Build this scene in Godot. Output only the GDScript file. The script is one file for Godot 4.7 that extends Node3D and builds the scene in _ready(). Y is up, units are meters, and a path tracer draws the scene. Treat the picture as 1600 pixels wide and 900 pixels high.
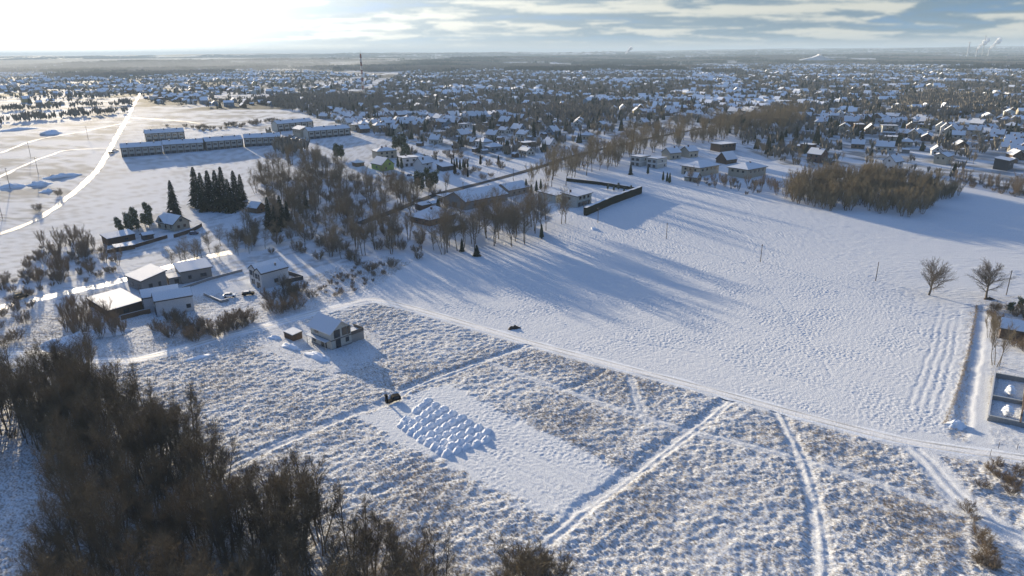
extends Node3D
# Winter view over a snowy field at the edge of a suburb. All places are in metres; +x east of the view, -z away from it.

const EYE := 80.0
var M := {}
var taken := {}
var rng := RandomNumberGenerator.new()
var noise := FastNoiseLite.new()
var ripple := FastNoiseLite.new()
var broad := FastNoiseLite.new()
var shared := {}
var clouds := FastNoiseLite.new()


func _ready() -> void:
	rng.seed = 7
	noise.seed = 3
	noise.noise_type = FastNoiseLite.TYPE_SIMPLEX
	noise.fractal_type = FastNoiseLite.FRACTAL_NONE
	noise.frequency = 1.0
	ripple.seed = 5
	ripple.noise_type = FastNoiseLite.TYPE_SIMPLEX
	ripple.fractal_type = FastNoiseLite.FRACTAL_NONE
	ripple.frequency = 1.0
	broad.seed = 11
	broad.noise_type = FastNoiseLite.TYPE_SIMPLEX
	broad.fractal_octaves = 4
	broad.frequency = 1.0
	clouds.seed = 4
	clouds.noise_type = FastNoiseLite.TYPE_SIMPLEX
	clouds.fractal_octaves = 6
	clouds.fractal_gain = 0.55
	clouds.frequency = 1.0
	set_view()
	make_materials()
	survey()
	make_ground()
	make_roads()
	make_near_buildings()
	make_mid_buildings()
	make_row_houses()
	make_suburb()
	make_far()
	make_trees()
	make_small_things()


# ------------------------------------------------------------------ camera, sky, sun
func set_view() -> void:
	var cam := Camera3D.new()
	cam.name = "camera"
	cam.fov = 2.0 * rad_to_deg(atan(450.0 / 1081.0))
	cam.position = Vector3(0, EYE, 0)
	cam.rotation_order = EULER_ORDER_YXZ
	cam.rotation = Vector3(deg_to_rad(-18.75), 0, deg_to_rad(-0.42))
	cam.near = 1.0
	cam.far = 40000.0
	add_child(cam)
	var sun := DirectionalLight3D.new()
	sun.name = "sun"
	sun.light_energy = 1.6
	sun.light_color = Color(1.0, 0.83, 0.58).linear_to_srgb()
	sun.light_angular_distance = 0.5
	sun.shadow_enabled = true
	add_child(sun)
	sun.look_at_from_position(SUN * 100.0, Vector3.ZERO)
	var env := Environment.new()
	env.background_mode = Environment.BG_SKY
	var sky := Sky.new()
	var pano := PanoramaSkyMaterial.new()
	pano.panorama = ImageTexture.create_from_image(sky_picture())
	sky.sky_material = pano
	env.sky = sky
	env.tonemap_mode = Environment.TONE_MAPPER_LINEAR
	env.tonemap_exposure = 2.2
	env.fog_enabled = true
	env.fog_density = 0.0001
	env.fog_light_color = Color(0.80, 0.90, 1.0)
	env.volumetric_fog_enabled = true
	env.volumetric_fog_density = 0.0
	env.sdfgi_enabled = true
	env.ssao_enabled = true
	env.ssil_enabled = true
	var w := WorldEnvironment.new()
	w.name = "air"
	w.environment = env
	add_child(w)


var SUN := Vector3(-0.537 * cos(deg_to_rad(10.0)), sin(deg_to_rad(10.0)), -0.8435 * cos(deg_to_rad(10.0)))


func sky_color(d: Vector3) -> Vector3:
	var el := maxf(d.y, 0.0)
	var near_sun := rad_to_deg(d.angle_to(SUN))
	var c := Vector3(0.010, 0.078, 0.26).lerp(Vector3(0.078, 0.142, 0.188), pow(1.0 - el, 7.0))
	var p := Vector2(d.x, d.z) / (el + 0.085)
	var warp := clouds.get_noise_2d(p.x * 0.3 - 60.0, p.y * 0.3)
	var n := clouds.get_noise_2d(p.x * 0.26 + warp * 0.3 + 3.0, p.y * 0.46 + p.x * 0.05)
	var m := clouds.get_noise_2d(p.x * 0.72 + 40.0 + warp * 0.5, p.y * 1.15 - 17.0)
	var cover := smoothstep(-0.46, -0.06, n + 0.2 * m + 0.12 * smoothstep(0.3, 0.02, el))
	var lit := smoothstep(-0.06, 0.52, m * 0.85 + n * 0.6 + 0.04)
	var cloud := Vector3(0.074, 0.120, 0.156).lerp(Vector3(0.32, 0.32, 0.28), lit)
	c = c.lerp(cloud, cover * (0.95 - 0.6 * smoothstep(0.12, 0.5, el)))
	var low := smoothstep(0.021, 0.004, el)
	c = c.lerp(Vector3(0.205, 0.222, 0.215), low * 0.85)
	var g := 0.44 * exp(-pow(near_sun / 31.0, 2.0)) + 1.2 * exp(-pow(near_sun / 11.0, 2.0))
	return c * (1.0 + 0.4 * g) + Vector3(1.0, 0.97, 0.88) * g


func sky_way(u: float, v: float) -> Vector3:
	var a := u * TAU
	var t := v * PI
	return Vector3(sin(t) * sin(a), cos(t), -sin(t) * cos(a))


func sky_picture() -> Image:
	var w := 512
	var h := 256
	var small := PackedFloat32Array()
	small.resize(w * h * 3)
	for j in h:
		for i in w:
			var d := sky_way((i + 0.5) / w, (j + 0.5) / h)
			var c := sky_color(d) if d.y > -0.03 else Vector3(0.18, 0.20, 0.23)
			var k := (j * w + i) * 3
			small[k] = c.x
			small[k + 1] = c.y
			small[k + 2] = c.z
	var im := Image.create_from_data(w, h, false, Image.FORMAT_RGBF, small.to_byte_array())
	im.resize(4096, 2048, Image.INTERPOLATE_BILINEAR)
	var first := 900
	var rows := 130
	var fine := PackedFloat32Array()
	fine.resize(4096 * rows * 3)
	for j in rows:
		for i in 4096:
			var c := sky_color(sky_way((i + 0.5) / 4096.0, (first + j + 0.5) / 2048.0))
			var k := (j * 4096 + i) * 3
			fine[k] = c.x
			fine[k + 1] = c.y
			fine[k + 2] = c.z
	im.blit_rect(Image.create_from_data(4096, rows, false, Image.FORMAT_RGBF, fine.to_byte_array()), Rect2i(0, 0, 4096, rows), Vector2i(0, first))
	return im


# ------------------------------------------------------------------ materials
func mat(called: String, linear: Color, rough := 0.8, spec := 0.5) -> StandardMaterial3D:
	var m := StandardMaterial3D.new()
	m.resource_name = called
	m.albedo_color = linear.linear_to_srgb()
	m.roughness = rough
	m.metallic_specular = spec
	M[called] = m
	return m


func grain(m: StandardMaterial3D, size: float, relief: float, tone := 0.0, seed_ := 1, stretch := Vector3.ONE) -> void:
	m.uv1_triplanar = true
	m.uv1_world_triplanar = stretch == Vector3.ONE
	m.uv1_scale = stretch / size
	var key := "grain%d" % seed_
	if not shared.has(key):
		var f := FastNoiseLite.new()
		f.seed = seed_
		f.frequency = 0.02
		f.fractal_octaves = 5
		var t := NoiseTexture2D.new()
		t.width = 512
		t.height = 512
		t.seamless = true
		t.noise = f
		shared[key] = t
	if relief > 0.0:
		m.heightmap_enabled = true
		m.heightmap_scale = relief
		m.heightmap_texture = shared[key]
	if tone > 0.0:
		var f2 := FastNoiseLite.new()
		f2.seed = seed_ + 50
		f2.frequency = 0.018
		f2.fractal_octaves = 5
		var t2 := NoiseTexture2D.new()
		t2.width = 512
		t2.height = 512
		t2.seamless = true
		t2.noise = f2
		var r := Gradient.new()
		r.set_color(0, Color(1.0 - tone, 1.0 - tone, 1.0 - tone))
		r.set_color(1, Color(1, 1, 1))
		t2.color_ramp = r
		m.albedo_texture = t2


func make_materials() -> void:
	var s := mat("snow", Color(0.83, 0.86, 0.90), 0.8, 0.15)
	grain(s, 2.6, 6.0, 0.0, 1)
	var gm := mat("ground", Color(1, 1, 1), 0.85, 0.1)
	gm.vertex_color_use_as_albedo = true
	grain(gm, 3.4, 9.0, 0.26, 2)
	var hs := mat("heap_snow", Color(0.83, 0.86, 0.90), 0.8, 0.15)
	grain(hs, 2.6, 2.0, 0.10, 1)
	var pk := mat("packed_snow", Color(1, 1, 1), 0.75, 0.25)
	pk.vertex_color_use_as_albedo = true
	grain(pk, 5.0, 5.0, 0.14, 3)
	var wet := mat("trodden_snow", Color(0.72, 0.72, 0.71), 0.65, 0.2)
	grain(wet, 4.0, 5.0, 0.35, 4)
	mat("glazed_snow", Color(0.74, 0.74, 0.73), 0.5, 0.5)
	grain(M.glazed_snow, 4.0, 4.0, 0.3, 4)
	var asph := mat("asphalt", Color(0.11, 0.112, 0.118), 0.95, 0.1)
	grain(asph, 5.0, 1.0, 0.4, 4)
	mat("roof_snow", Color(0.83, 0.86, 0.90), 0.7, 0.2)
	grain(M.roof_snow, 3.0, 4.0, 0.2, 1)
	mat("metal_roof", Color(0.50, 0.55, 0.62), 0.4, 0.5)
	mat("edge", Color(0.035, 0.035, 0.04), 0.6)
	for a in [["concrete", Color(0.33, 0.33, 0.32)], ["white_wall", Color(0.66, 0.67, 0.68)], ["cream_wall", Color(0.48, 0.44, 0.35)], ["yellow_wall", Color(0.45, 0.36, 0.17)],
			["grey_wall", Color(0.24, 0.25, 0.26)], ["dark_wall", Color(0.07, 0.075, 0.08)], ["brown_wall", Color(0.12, 0.075, 0.05)], ["brick_wall", Color(0.17, 0.10, 0.08)],
			["green_wall", Color(0.34, 0.46, 0.12)], ["blue_wall", Color(0.20, 0.28, 0.36)], ["pale_wall", Color(0.55, 0.56, 0.52)], ["wood_wall", Color(0.20, 0.13, 0.08)]]:
		var m := mat(a[0], a[1], 0.85)
		grain(m, 3.0, 0.6, 0.25, 5)
	mat("frame", Color(0.05, 0.05, 0.055), 0.5)
	mat("white_frame", Color(0.7, 0.7, 0.7), 0.5)
	var gl := mat("glass", Color(0.025, 0.03, 0.035), 0.1, 0.6)
	gl.metallic = 0.0
	for a in [["bark", Color(0.15, 0.13, 0.105)], ["twig", Color(0.17, 0.133, 0.083)], ["pale_bark", Color(0.17, 0.15, 0.12)], ["grey_twig", Color(0.24, 0.195, 0.13)],
			["gold_bark", Color(0.12, 0.085, 0.05)], ["gold_twig", Color(0.28, 0.23, 0.145)], ["lone_twig", Color(0.19, 0.165, 0.135)], ["needles", Color(1, 1, 1)], ["pine_needles", Color(1, 1, 1)],
			["dry_grass", Color(0.42, 0.34, 0.24)], ["shrub_twig", Color(0.24, 0.185, 0.125)], ["hedge", Color(0.028, 0.030, 0.020)], ["pole", Color(0.12, 0.10, 0.085)],
			["far_twig", Color(0.22, 0.20, 0.165)], ["soil", Color(0.07, 0.055, 0.045)]]:
		mat(a[0], a[1], 0.9, 0.2)
	for n in ["twig", "grey_twig", "gold_twig", "lone_twig", "needles", "pine_needles", "dry_grass", "shrub_twig", "far_twig"]:
		M[n].vertex_color_use_as_albedo = true
	mat("black_paint", Color(0.012, 0.012, 0.014), 0.7, 0.1)
	mat("white_paint", Color(0.75, 0.76, 0.77), 0.3, 0.5)
	mat("red_paint", Color(0.28, 0.03, 0.02), 0.4, 0.5)
	mat("blue_paint", Color(0.04, 0.07, 0.14), 0.35, 0.5)
	mat("silver_paint", Color(0.35, 0.36, 0.38), 0.35, 0.5)
	mat("rubber", Color(0.02, 0.02, 0.02), 0.8)
	mat("steel", Color(0.32, 0.33, 0.34), 0.5)
	mat("mast_red", Color(0.20, 0.03, 0.025), 0.6)
	mat("mast_white", Color(0.55, 0.55, 0.55), 0.6)
	mat("steam", Color(0.9, 0.91, 0.92), 1.0, 0.0)
	M.steam.backlight_enabled = true
	M.steam.backlight = Color(0.95, 0.95, 0.95)
	var fm := mat("far_house", Color(1, 1, 1), 0.8, 0.3)
	fm.vertex_color_use_as_albedo = true


# ------------------------------------------------------------------ triangles
class Geo:
	var v := PackedVector3Array()
	var n := PackedVector3Array()
	var c := PackedColorArray()
	var tint := Color(1, 1, 1)

	func tri(a: Vector3, b: Vector3, d: Vector3) -> void:  # a, b, d run counter-clockwise seen from outside
		var k := (b - a).cross(d - a).normalized()
		v.append(a)
		v.append(d)
		v.append(b)
		for i in 3:
			n.append(k)
			c.append(tint)

	func quad(a: Vector3, b: Vector3, d: Vector3, e: Vector3) -> void:
		tri(a, b, d)
		tri(a, d, e)

	func poly(p: Array) -> void:
		for i in range(1, p.size() - 1):
			tri(p[0], p[i], p[i + 1])

	func box(at: Vector3, size: Vector3, b := Basis()) -> void:
		var h := size / 2.0
		var q := []
		for i in 8:
			q.append(at + b * Vector3(h.x if i & 1 else -h.x, h.y if i & 2 else -h.y, h.z if i & 4 else -h.z))
		quad(q[4], q[5], q[7], q[6])
		quad(q[1], q[0], q[2], q[3])
		quad(q[5], q[1], q[3], q[7])
		quad(q[0], q[4], q[6], q[2])
		quad(q[6], q[7], q[3], q[2])
		quad(q[0], q[1], q[5], q[4])

	func slab(top: Array, thick: float) -> void:  # top runs counter-clockwise seen from above
		var low := []
		for p in top:
			low.append(p - Vector3(0, thick, 0))
		poly(top)
		var r := low.duplicate()
		r.reverse()
		poly(r)
		for i in top.size():
			var j: int = (i + 1) % top.size()
			quad(low[i], low[j], top[j], top[i])

	func tube(a: Vector3, b: Vector3, r0: float, r1: float, sides := 3) -> void:
		var d := (b - a).normalized()
		var u := d.cross(Vector3.RIGHT if absf(d.x) < 0.8 else Vector3.UP).normalized()
		var w := d.cross(u)
		for i in sides:
			var p := TAU * i / sides
			var q := TAU * (i + 1) / sides
			var e := u * cos(p) + w * sin(p)
			var f := u * cos(q) + w * sin(q)
			var n0 := v.size()
			quad(a + e * r0, a + f * r0, b + f * r1, b + e * r1)
			if sides > 4:
				for k in range(n0, v.size()):
					var t := v[k] - a
					n[k] = (t - d * t.dot(d)).normalized()

	func done() -> ArrayMesh:
		var a := []
		a.resize(Mesh.ARRAY_MAX)
		a[Mesh.ARRAY_VERTEX] = v
		a[Mesh.ARRAY_NORMAL] = n
		a[Mesh.ARRAY_COLOR] = c
		var m := ArrayMesh.new()
		m.add_surface_from_arrays(Mesh.PRIMITIVE_TRIANGLES, a)
		return m


# ------------------------------------------------------------------ naming
func numbered(called: String) -> String:
	if not taken.has(called):
		taken[called] = 0
		return called
	taken[called] += 1
	return "%s_%03d" % [called, taken[called]]


func tag(o: Node3D, label: String, category: String, group := "", kind := "") -> Node3D:
	if label:
		o.set_meta("label", label)
	if category:
		o.set_meta("category", category)
	if group:
		o.set_meta("group", group)
	if kind:
		o.set_meta("kind", kind)
	return o


func thing(called: String, label: String, category: String, at: Vector3, turn := 0.0, group := "") -> Node3D:
	var o := Node3D.new()
	o.name = numbered(called)
	add_child(o)
	o.position = at
	o.rotation.y = turn
	tag(o, label, category, group)
	return o


func part(called: String, m: Mesh, material: Material, parent: Node3D, at := Vector3.ZERO) -> MeshInstance3D:
	var o := MeshInstance3D.new()
	o.name = called
	o.mesh = m
	o.material_override = material
	o.position = at
	parent.add_child(o, true)
	return o


func whole(called: String, m: Mesh, material: Material, label: String, category: String, at := Vector3.ZERO, group := "", kind := "") -> MeshInstance3D:
	var o := MeshInstance3D.new()
	o.name = numbered(called)
	o.mesh = m
	o.material_override = material
	add_child(o)
	o.position = at
	tag(o, label, category, group, kind)
	return o


func structure(called: String, m: Mesh, material: Material, label: String) -> MeshInstance3D:
	return whole(called, m, material, label, "", Vector3.ZERO, "", "structure")


func box_mesh(size: Vector3) -> Mesh:
	var key := "box%.2f_%.2f_%.2f" % [size.x, size.y, size.z]
	if not shared.has(key):
		var b := BoxMesh.new()
		b.size = size
		shared[key] = b
	return shared[key]


func nth(i: int) -> String:
	var w := ["first", "second", "third", "fourth", "fifth", "sixth", "seventh", "eighth", "ninth", "tenth", "eleventh", "twelfth", "thirteenth", "fourteenth", "fifteenth", "sixteenth", "seventeenth", "eighteenth", "nineteenth", "twentieth"]
	return w[i] if i < w.size() else "%dth" % (i + 1)


# ------------------------------------------------------------------ the lie of the land
func ramp(d: float, a: float, b: float, k: float) -> float:
	if d < a:
		return 0.0
	if d < b:
		return k * (d - a) * (d - a) / (2.0 * (b - a))
	return k * ((b - a) / 2.0 + (d - b))


func lie(x: float, z: float) -> float:
	var d := -z
	var t := 9.0 - 0.05 * d + ramp(d, 180, 240, 0.05) + ramp(d, 260, 320, 0.045) - ramp(d, 580, 700, 0.045)
	if d > 3800.0:
		t += 26.0 * smoothstep(3900.0, 5200.0, d + 900.0 * broad.get_noise_2d(x * 0.0003, 5.0)) * (0.6 + 0.8 * broad.get_noise_2d(x * 0.0004, d * 0.0004))
		t += (56.0 + 16.0 * broad.get_noise_2d(x * 0.00022, 90.0) + 42.0 * smoothstep(1500.0, 9000.0, x)) * smoothstep(7500.0, 12000.0, d)
	return t


func on(p: Vector2, lift := 0.0) -> Vector3:
	return Vector3(p.x, lie(p.x, p.y) + lift, p.y)


# a map of the near land, half a metre a cell: how rough it is, how much it is trodden flat, and how deep it is rutted
const MX := -260.0
const MZ := -500.0
const MW := 1240
const MH := 880
var rough_map := PackedFloat32Array()
var flat_map := PackedFloat32Array()
var rut_map := PackedFloat32Array()


func fill_area(map: PackedFloat32Array, area: Array, value: float) -> void:
	var lo := 1e9
	var hi := -1e9
	for p in area:
		lo = minf(lo, p.y)
		hi = maxf(hi, p.y)
	for j in range(maxi(0, int((lo - MZ) * 2)), mini(MH - 1, int((hi - MZ) * 2)) + 1):
		var z := MZ + j * 0.5
		var cuts := []
		for i in area.size():
			var a: Vector2 = area[i]
			var b: Vector2 = area[(i + 1) % area.size()]
			if (a.y <= z) != (b.y <= z):
				cuts.append(a.x + (z - a.y) / (b.y - a.y) * (b.x - a.x))
		cuts.sort()
		for k in range(0, cuts.size() - 1, 2):
			for i in range(maxi(0, int((cuts[k] - MX) * 2)), mini(MW - 1, int((cuts[k + 1] - MX) * 2)) + 1):
				map[j * MW + i] = value


func smooth_line(pts: Array, step := 0.4) -> Array:
	var out := []
	for i in pts.size() - 1:
		var a: Vector2 = pts[maxi(i - 1, 0)]
		var b: Vector2 = pts[i]
		var c: Vector2 = pts[i + 1]
		var d: Vector2 = pts[mini(i + 2, pts.size() - 1)]
		var n := maxi(2, int(b.distance_to(c) / step))
		var ta := clampf(b.distance_to(c) / maxf(a.distance_to(b), 0.1), 0.0, 1.0)
		var td := clampf(b.distance_to(c) / maxf(c.distance_to(d), 0.1), 0.0, 1.0)
		for k in n:
			out.append(b.cubic_interpolate(c, b - (b - a) * ta, c + (d - c) * td, float(k) / n))
	out.append(pts[-1])
	return out


func stamp(map: PackedFloat32Array, pts: Array, width: float, value: float, soft := 1.0, wobble := 0.0) -> void:
	var line := smooth_line(pts)
	var r := width / 2.0 + soft
	var n := int(ceil(r * 2))
	for k in line.size():
		var p: Vector2 = line[k]
		if wobble > 0.0:
			p += Vector2(noise.get_noise_2d(k * 0.05, 3.0), noise.get_noise_2d(k * 0.05, 9.0)) * wobble
		var ci := int(round((p.x - MX) * 2))
		var cj := int(round((p.y - MZ) * 2))
		for j in range(maxi(0, cj - n), mini(MH - 1, cj + n) + 1):
			for i in range(maxi(0, ci - n), mini(MW - 1, ci + n) + 1):
				var d := Vector2(MX + i * 0.5, MZ + j * 0.5).distance_to(p)
				var a := value * (1.0 - smoothstep(width / 2.0, r, d))
				if absf(a) > absf(map[j * MW + i]):
					map[j * MW + i] = a


func offset_line(pts: Array, by: float) -> Array:
	var out := []
	for i in pts.size():
		var t: Vector2 = (pts[mini(i + 1, pts.size() - 1)] - pts[maxi(i - 1, 0)]).normalized()
		out.append(pts[i] + Vector2(-t.y, t.x) * by)
	return out


func ruts(pts: Array, gauge: float, width: float, depth: float, wobble := 0.15) -> void:
	for s in [-0.5, 0.5]:
		stamp(rut_map, offset_line(pts, gauge * s), width, -depth, 0.45, wobble)
	stamp(flat_map, pts, gauge, 0.55, 0.6)


func look(map: PackedFloat32Array, x: float, z: float) -> float:
	var fx := (x - MX) * 2.0
	var fz := (z - MZ) * 2.0
	if fx < 0.0 or fz < 0.0 or fx >= MW - 1 or fz >= MH - 1:
		return 0.0
	var i := int(fx)
	var j := int(fz)
	fx -= i
	fz -= j
	var k := j * MW + i
	return lerpf(lerpf(map[k], map[k + 1], fx), lerpf(map[k + MW], map[k + MW + 1], fx), fz)


var lane := [Vector2(-163.8, -185.1), Vector2(-145.8, -180.7), Vector2(-132.9, -180.5), Vector2(-116.3, -173.9), Vector2(-100.9, -178.4), Vector2(-90.2, -191.5), Vector2(-75.6, -205.4), Vector2(-60.8, -220.1), Vector2(-49.4, -228.5), Vector2(-34.8, -220.1), Vector2(-14.2, -203.5), Vector2(3.7, -188.0), Vector2(25.8, -170.2), Vector2(47.2, -153.6), Vector2(65.0, -138.9), Vector2(80.5, -127.3), Vector2(88.9, -123.4), Vector2(101.5, -119.1), Vector2(111.4, -115.6)]
var street := [Vector2(-190.6, -199.2), Vector2(-175.4, -222.6), Vector2(-162.9, -238.0), Vector2(-148.1, -254.2), Vector2(-137.4, -274.3), Vector2(-124.5, -288.5), Vector2(-105.9, -299.6), Vector2(-89.8, -315.3), Vector2(-75.7, -334.4)]
var main_road := [Vector2(-75.7, -334.4), Vector2(-60.8, -360.9), Vector2(-43.7, -393.1), Vector2(-15.4, -427.0), Vector2(13.4, -462.8), Vector2(47.7, -512.2), Vector2(93.3, -563.0), Vector2(177.2, -647.9), Vector2(319.4, -784.4), Vector2(543.3, -974.7)]
var west_lane := [Vector2(-254.2, -288.0), Vector2(-244.0, -321.3), Vector2(-242.9, -348.3), Vector2(-256.8, -399.6), Vector2(-279.5, -467.0), Vector2(-332.0, -587.8), Vector2(-400.6, -736.0), Vector2(-509.0, -961.0), Vector2(-643.3, -1242.2), Vector2(-788.1, -1540.4)]
var branch_lane := [Vector2(-426.3, -798.3), Vector2(-392.0, -779.5), Vector2(-352.2, -753.7), Vector2(-315.9, -722.7)]


func survey() -> void:
	for m in ["rough_map", "flat_map", "rut_map"]:
		var a := PackedFloat32Array()
		a.resize(MW * MH)
		set(m, a)
	for i in MW * MH:
		rough_map[i] = 0.30
	fill_area(rough_map, [Vector2(-198.1, -178.4), Vector2(-114.7, -171.1), Vector2(-100.0, -176.4), Vector2(-88.9, -188.3), Vector2(-74.2, -201.3), Vector2(-59.7, -215.5), Vector2(-47.5, -224.4), Vector2(-34.2, -216.3), Vector2(-14.1, -200.6), Vector2(3.6, -185.4), Vector2(25.5, -168.0), Vector2(46.7, -151.7), Vector2(64.3, -137.3), Vector2(79.7, -125.9), Vector2(88.1, -122.1), Vector2(100.5, -117.6), Vector2(129.3, -108.6), Vector2(82.6, -53.9), Vector2(-98.9, -55.3)], 1.0)
	fill_area(rough_map, [Vector2(-198.1, -178.4), Vector2(-180.6, -230.0), Vector2(-158.8, -251.3), Vector2(-123.6, -228.8), Vector2(-108.3, -235.4), Vector2(-82.7, -242.0), Vector2(-71.9, -265.7), Vector2(-54.3, -283.1), Vector2(-42.2, -273.7), Vector2(-48.4, -248.7), Vector2(-54.8, -232.8), Vector2(-76.6, -208.5), Vector2(-91.1, -193.7), Vector2(-101.9, -180.4), Vector2(-117.4, -175.8), Vector2(-164.8, -181.6)], 0.7)
	fill_area(rough_map, [Vector2(89.7, -124.7), Vector2(157.7, -222.5), Vector2(179.7, -228.8), Vector2(232.9, -214.2), Vector2(133.6, -112.9), Vector2(102.2, -120.1)], 0.55)
	# the worked plot beside the heaps lies flatter
	fill_area(rough_map, [Vector2(-29.9, -143.1), Vector2(-22.3, -153.7), Vector2(-16.3, -157.4), Vector2(22.0, -114.9), Vector2(7.4, -99.2), Vector2(-12.9, -118.5), Vector2(-21.4, -125.0), Vector2(-35.2, -139.9)], 0.22)
	fill_area(rough_map, [Vector2(-73.9, -183.3), Vector2(-74.5, -208.4), Vector2(-39.2, -196.0), Vector2(-39.1, -175.2), Vector2(-46.5, -162.0)], 0.5)
	stamp(flat_map, lane, 4.4, 1.0, 1.6)
	stamp(flat_map, street, 7.0, 1.0, 2.0)
	stamp(flat_map, main_road, 9.0, 1.0, 2.5)
	stamp(flat_map, west_lane, 7.0, 1.0, 2.0)
	ruts([Vector2(5.5, -185.3), Vector2(-7.2, -173.6), Vector2(-16.8, -163.6), Vector2(-25.7, -155.2), Vector2(-28.1, -150.0)], 1.9, 0.6, 0.22)
	stamp(rut_map, [Vector2(2.6, -183.8), Vector2(-8.9, -173.2), Vector2(-18.6, -164.5), Vector2(-27.0, -155.3)], 1.4, -0.5, 0.8, 0.1)
	ruts([Vector2(-27.9, -149.3), Vector2(-38.1, -139.9), Vector2(-45.7, -130.9), Vector2(-50.7, -125.5), Vector2(-56.6, -116.7)], 1.9, 0.6, 0.25, 0.3)
	stamp(rut_map, [Vector2(-30.5, -146.5), Vector2(-39.2, -138.4), Vector2(-46.6, -129.5), Vector2(-52.3, -122.3)], 0.8, -0.3, 0.7, 0.4)
	ruts([Vector2(52.8, -148.6), Vector2(38.6, -131.9), Vector2(24.6, -116.1), Vector2(13.4, -103.9), Vector2(7.2, -96.2), Vector2(4.4, -93.2)], 1.9, 0.6, 0.26)
	stamp(rut_map, [Vector2(51.0, -148.0), Vector2(37.2, -132.0), Vector2(23.4, -116.1), Vector2(11.6, -103.5)], 1.5, -0.42, 0.8, 0.1)
	stamp(rut_map, [Vector2(30.6, -127.0), Vector2(23.2, -118.7), Vector2(19.3, -113.4)], 0.6, -0.25, 0.5, 0.1)
	stamp(rut_map, [Vector2(24.3, -165.8), Vector2(16.7, -156.8), Vector2(12.5, -153.8)], 1.0, -0.4, 0.7, 0.1)
	stamp(rut_map, [Vector2(12.5, -153.8), Vector2(5.8, -143.8), Vector2(-0.2, -134.6)], 0.5, -0.15, 0.5, 0.2)
	ruts([Vector2(-5.3, -170.8), Vector2(11.0, -155.0), Vector2(23.6, -143.5), Vector2(36.1, -133.2), Vector2(52.1, -123.1), Vector2(64.5, -113.4), Vector2(74.9, -104.1), Vector2(77.6, -101.2)], 1.8, 0.5, 0.16, 0.2)
	ruts([Vector2(30.1, -159.8), Vector2(29.3, -142.1), Vector2(29.6, -135.7)], 1.6, 0.5, 0.14, 0.2)
	ruts([Vector2(60.9, -141.6), Vector2(58.6, -126.5), Vector2(56.9, -116.3), Vector2(53.2, -103.4), Vector2(49.7, -92.7), Vector2(43.3, -77.1)], 1.9, 0.65, 0.26, 0.15)
	stamp(rut_map, [Vector2(55.6, -118.8), Vector2(53.7, -107.4), Vector2(48.6, -92.7), Vector2(42.0, -77.1)], 1.0, -0.3, 0.6, 0.3)
	ruts([Vector2(81.7, -123.5), Vector2(81.3, -116.0), Vector2(80.1, -107.1), Vector2(80.9, -101.1), Vector2(82.4, -92.3)], 2.2, 0.7, 0.2, 0.15)
	stamp(flat_map, [Vector2(83.2, -126.2), Vector2(81.9, -116.0), Vector2(80.0, -105.1), Vector2(81.5, -97.1), Vector2(84.1, -89.1)], 4.0, 0.8, 1.5)
	ruts([Vector2(-1.6, -127.4), Vector2(8.4, -115.8), Vector2(16.0, -106.9)], 1.6, 0.4, 0.12, 0.1)
	ruts([Vector2(-9.7, -127.6), Vector2(-0.3, -114.8), Vector2(6.5, -104.0)], 1.6, 0.4, 0.12, 0.1)
	for i in 6:  # the worked plot's own wheel marks
		var t := (i + 0.5) / 6.0
		stamp(rut_map, [Vector2(-12.9, -118.5).lerp(Vector2(-0.2, -130.2), t), Vector2(7.4, -99.2).lerp(Vector2(22.0, -114.9), t)], 0.35, -0.10, 0.35, 0.25)
	stamp(rut_map, [Vector2(13.7, -106.9), Vector2(9.8, -102.0)], 0.7, -0.3, 0.5, 0.2)
	stamp(rut_map, [Vector2(-20.2, -116.2), Vector2(-14.5, -121.8), Vector2(-11.5, -124.3)], 0.6, -0.25, 0.5, 0.3)
	stamp(rut_map, [Vector2(-25.5, -108.1), Vector2(-19.9, -113.9), Vector2(-14.1, -117.8)], 0.8, -0.3, 0.6, 0.3)
	# the old furrows across the smooth field, and a footpath trodden over it
	for i in 26:
		var a: Vector2 = Vector2(-43.5, -248.6).lerp(Vector2(64.4, -144.9), i / 25.0)
		var b: Vector2 = Vector2(53.8, -355.1).lerp(Vector2(130.8, -192.4), i / 25.0)
		stamp(rut_map, [a, b], 0.4, -0.03, 0.6, 0.6)
	stamp(rut_map, [Vector2(28.3, -189.1), Vector2(50.3, -178.3), Vector2(66.5, -163.3), Vector2(85.1, -147.4), Vector2(87.9, -141.1)], 0.5, -0.14, 0.4, 0.2)
	for i in 34:
		stamp(rut_map, offset_line([Vector2(151.2, -217.3), Vector2(127.6, -181.8), Vector2(108.8, -155.2), Vector2(96.2, -137.8)], i * 1.9 + 0.8), 0.4, -0.12 if i < 4 else -0.018, 0.4, 0.25)
	fill_area(flat_map, [Vector2(81.4, -129.0), Vector2(88.1, -131.2), Vector2(93.1, -126.0), Vector2(104.4, -123.2), Vector2(105.5, -117.6), Vector2(93.0, -117.8), Vector2(87.0, -120.3), Vector2(82.9, -122.2)], 0.8)
	stamp(flat_map, [Vector2(153.2, -209.6), Vector2(127.9, -171.9), Vector2(110.9, -147.6), Vector2(97.1, -126.0)], 2.6, 0.7, 1.2)
	for trail in [[Vector2(14.5, -247.3), Vector2(39.8, -225.1), Vector2(65.2, -205.4), Vector2(83.9, -172.8), Vector2(98.7, -155.4)], [Vector2(85.9, -298.7), Vector2(93.5, -253.3), Vector2(89.5, -204.9), Vector2(81.5, -159.7)], [Vector2(-23.5, -240.6), Vector2(4.4, -225.9), Vector2(19.4, -194.8)]]:
		var steps := smooth_line(trail, 1.6)
		for k in steps.size() - 1:
			stamp(rut_map, [steps[k], steps[k] + Vector2(0.3, 0.1)], 0.3, -0.16, 0.35)
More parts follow.
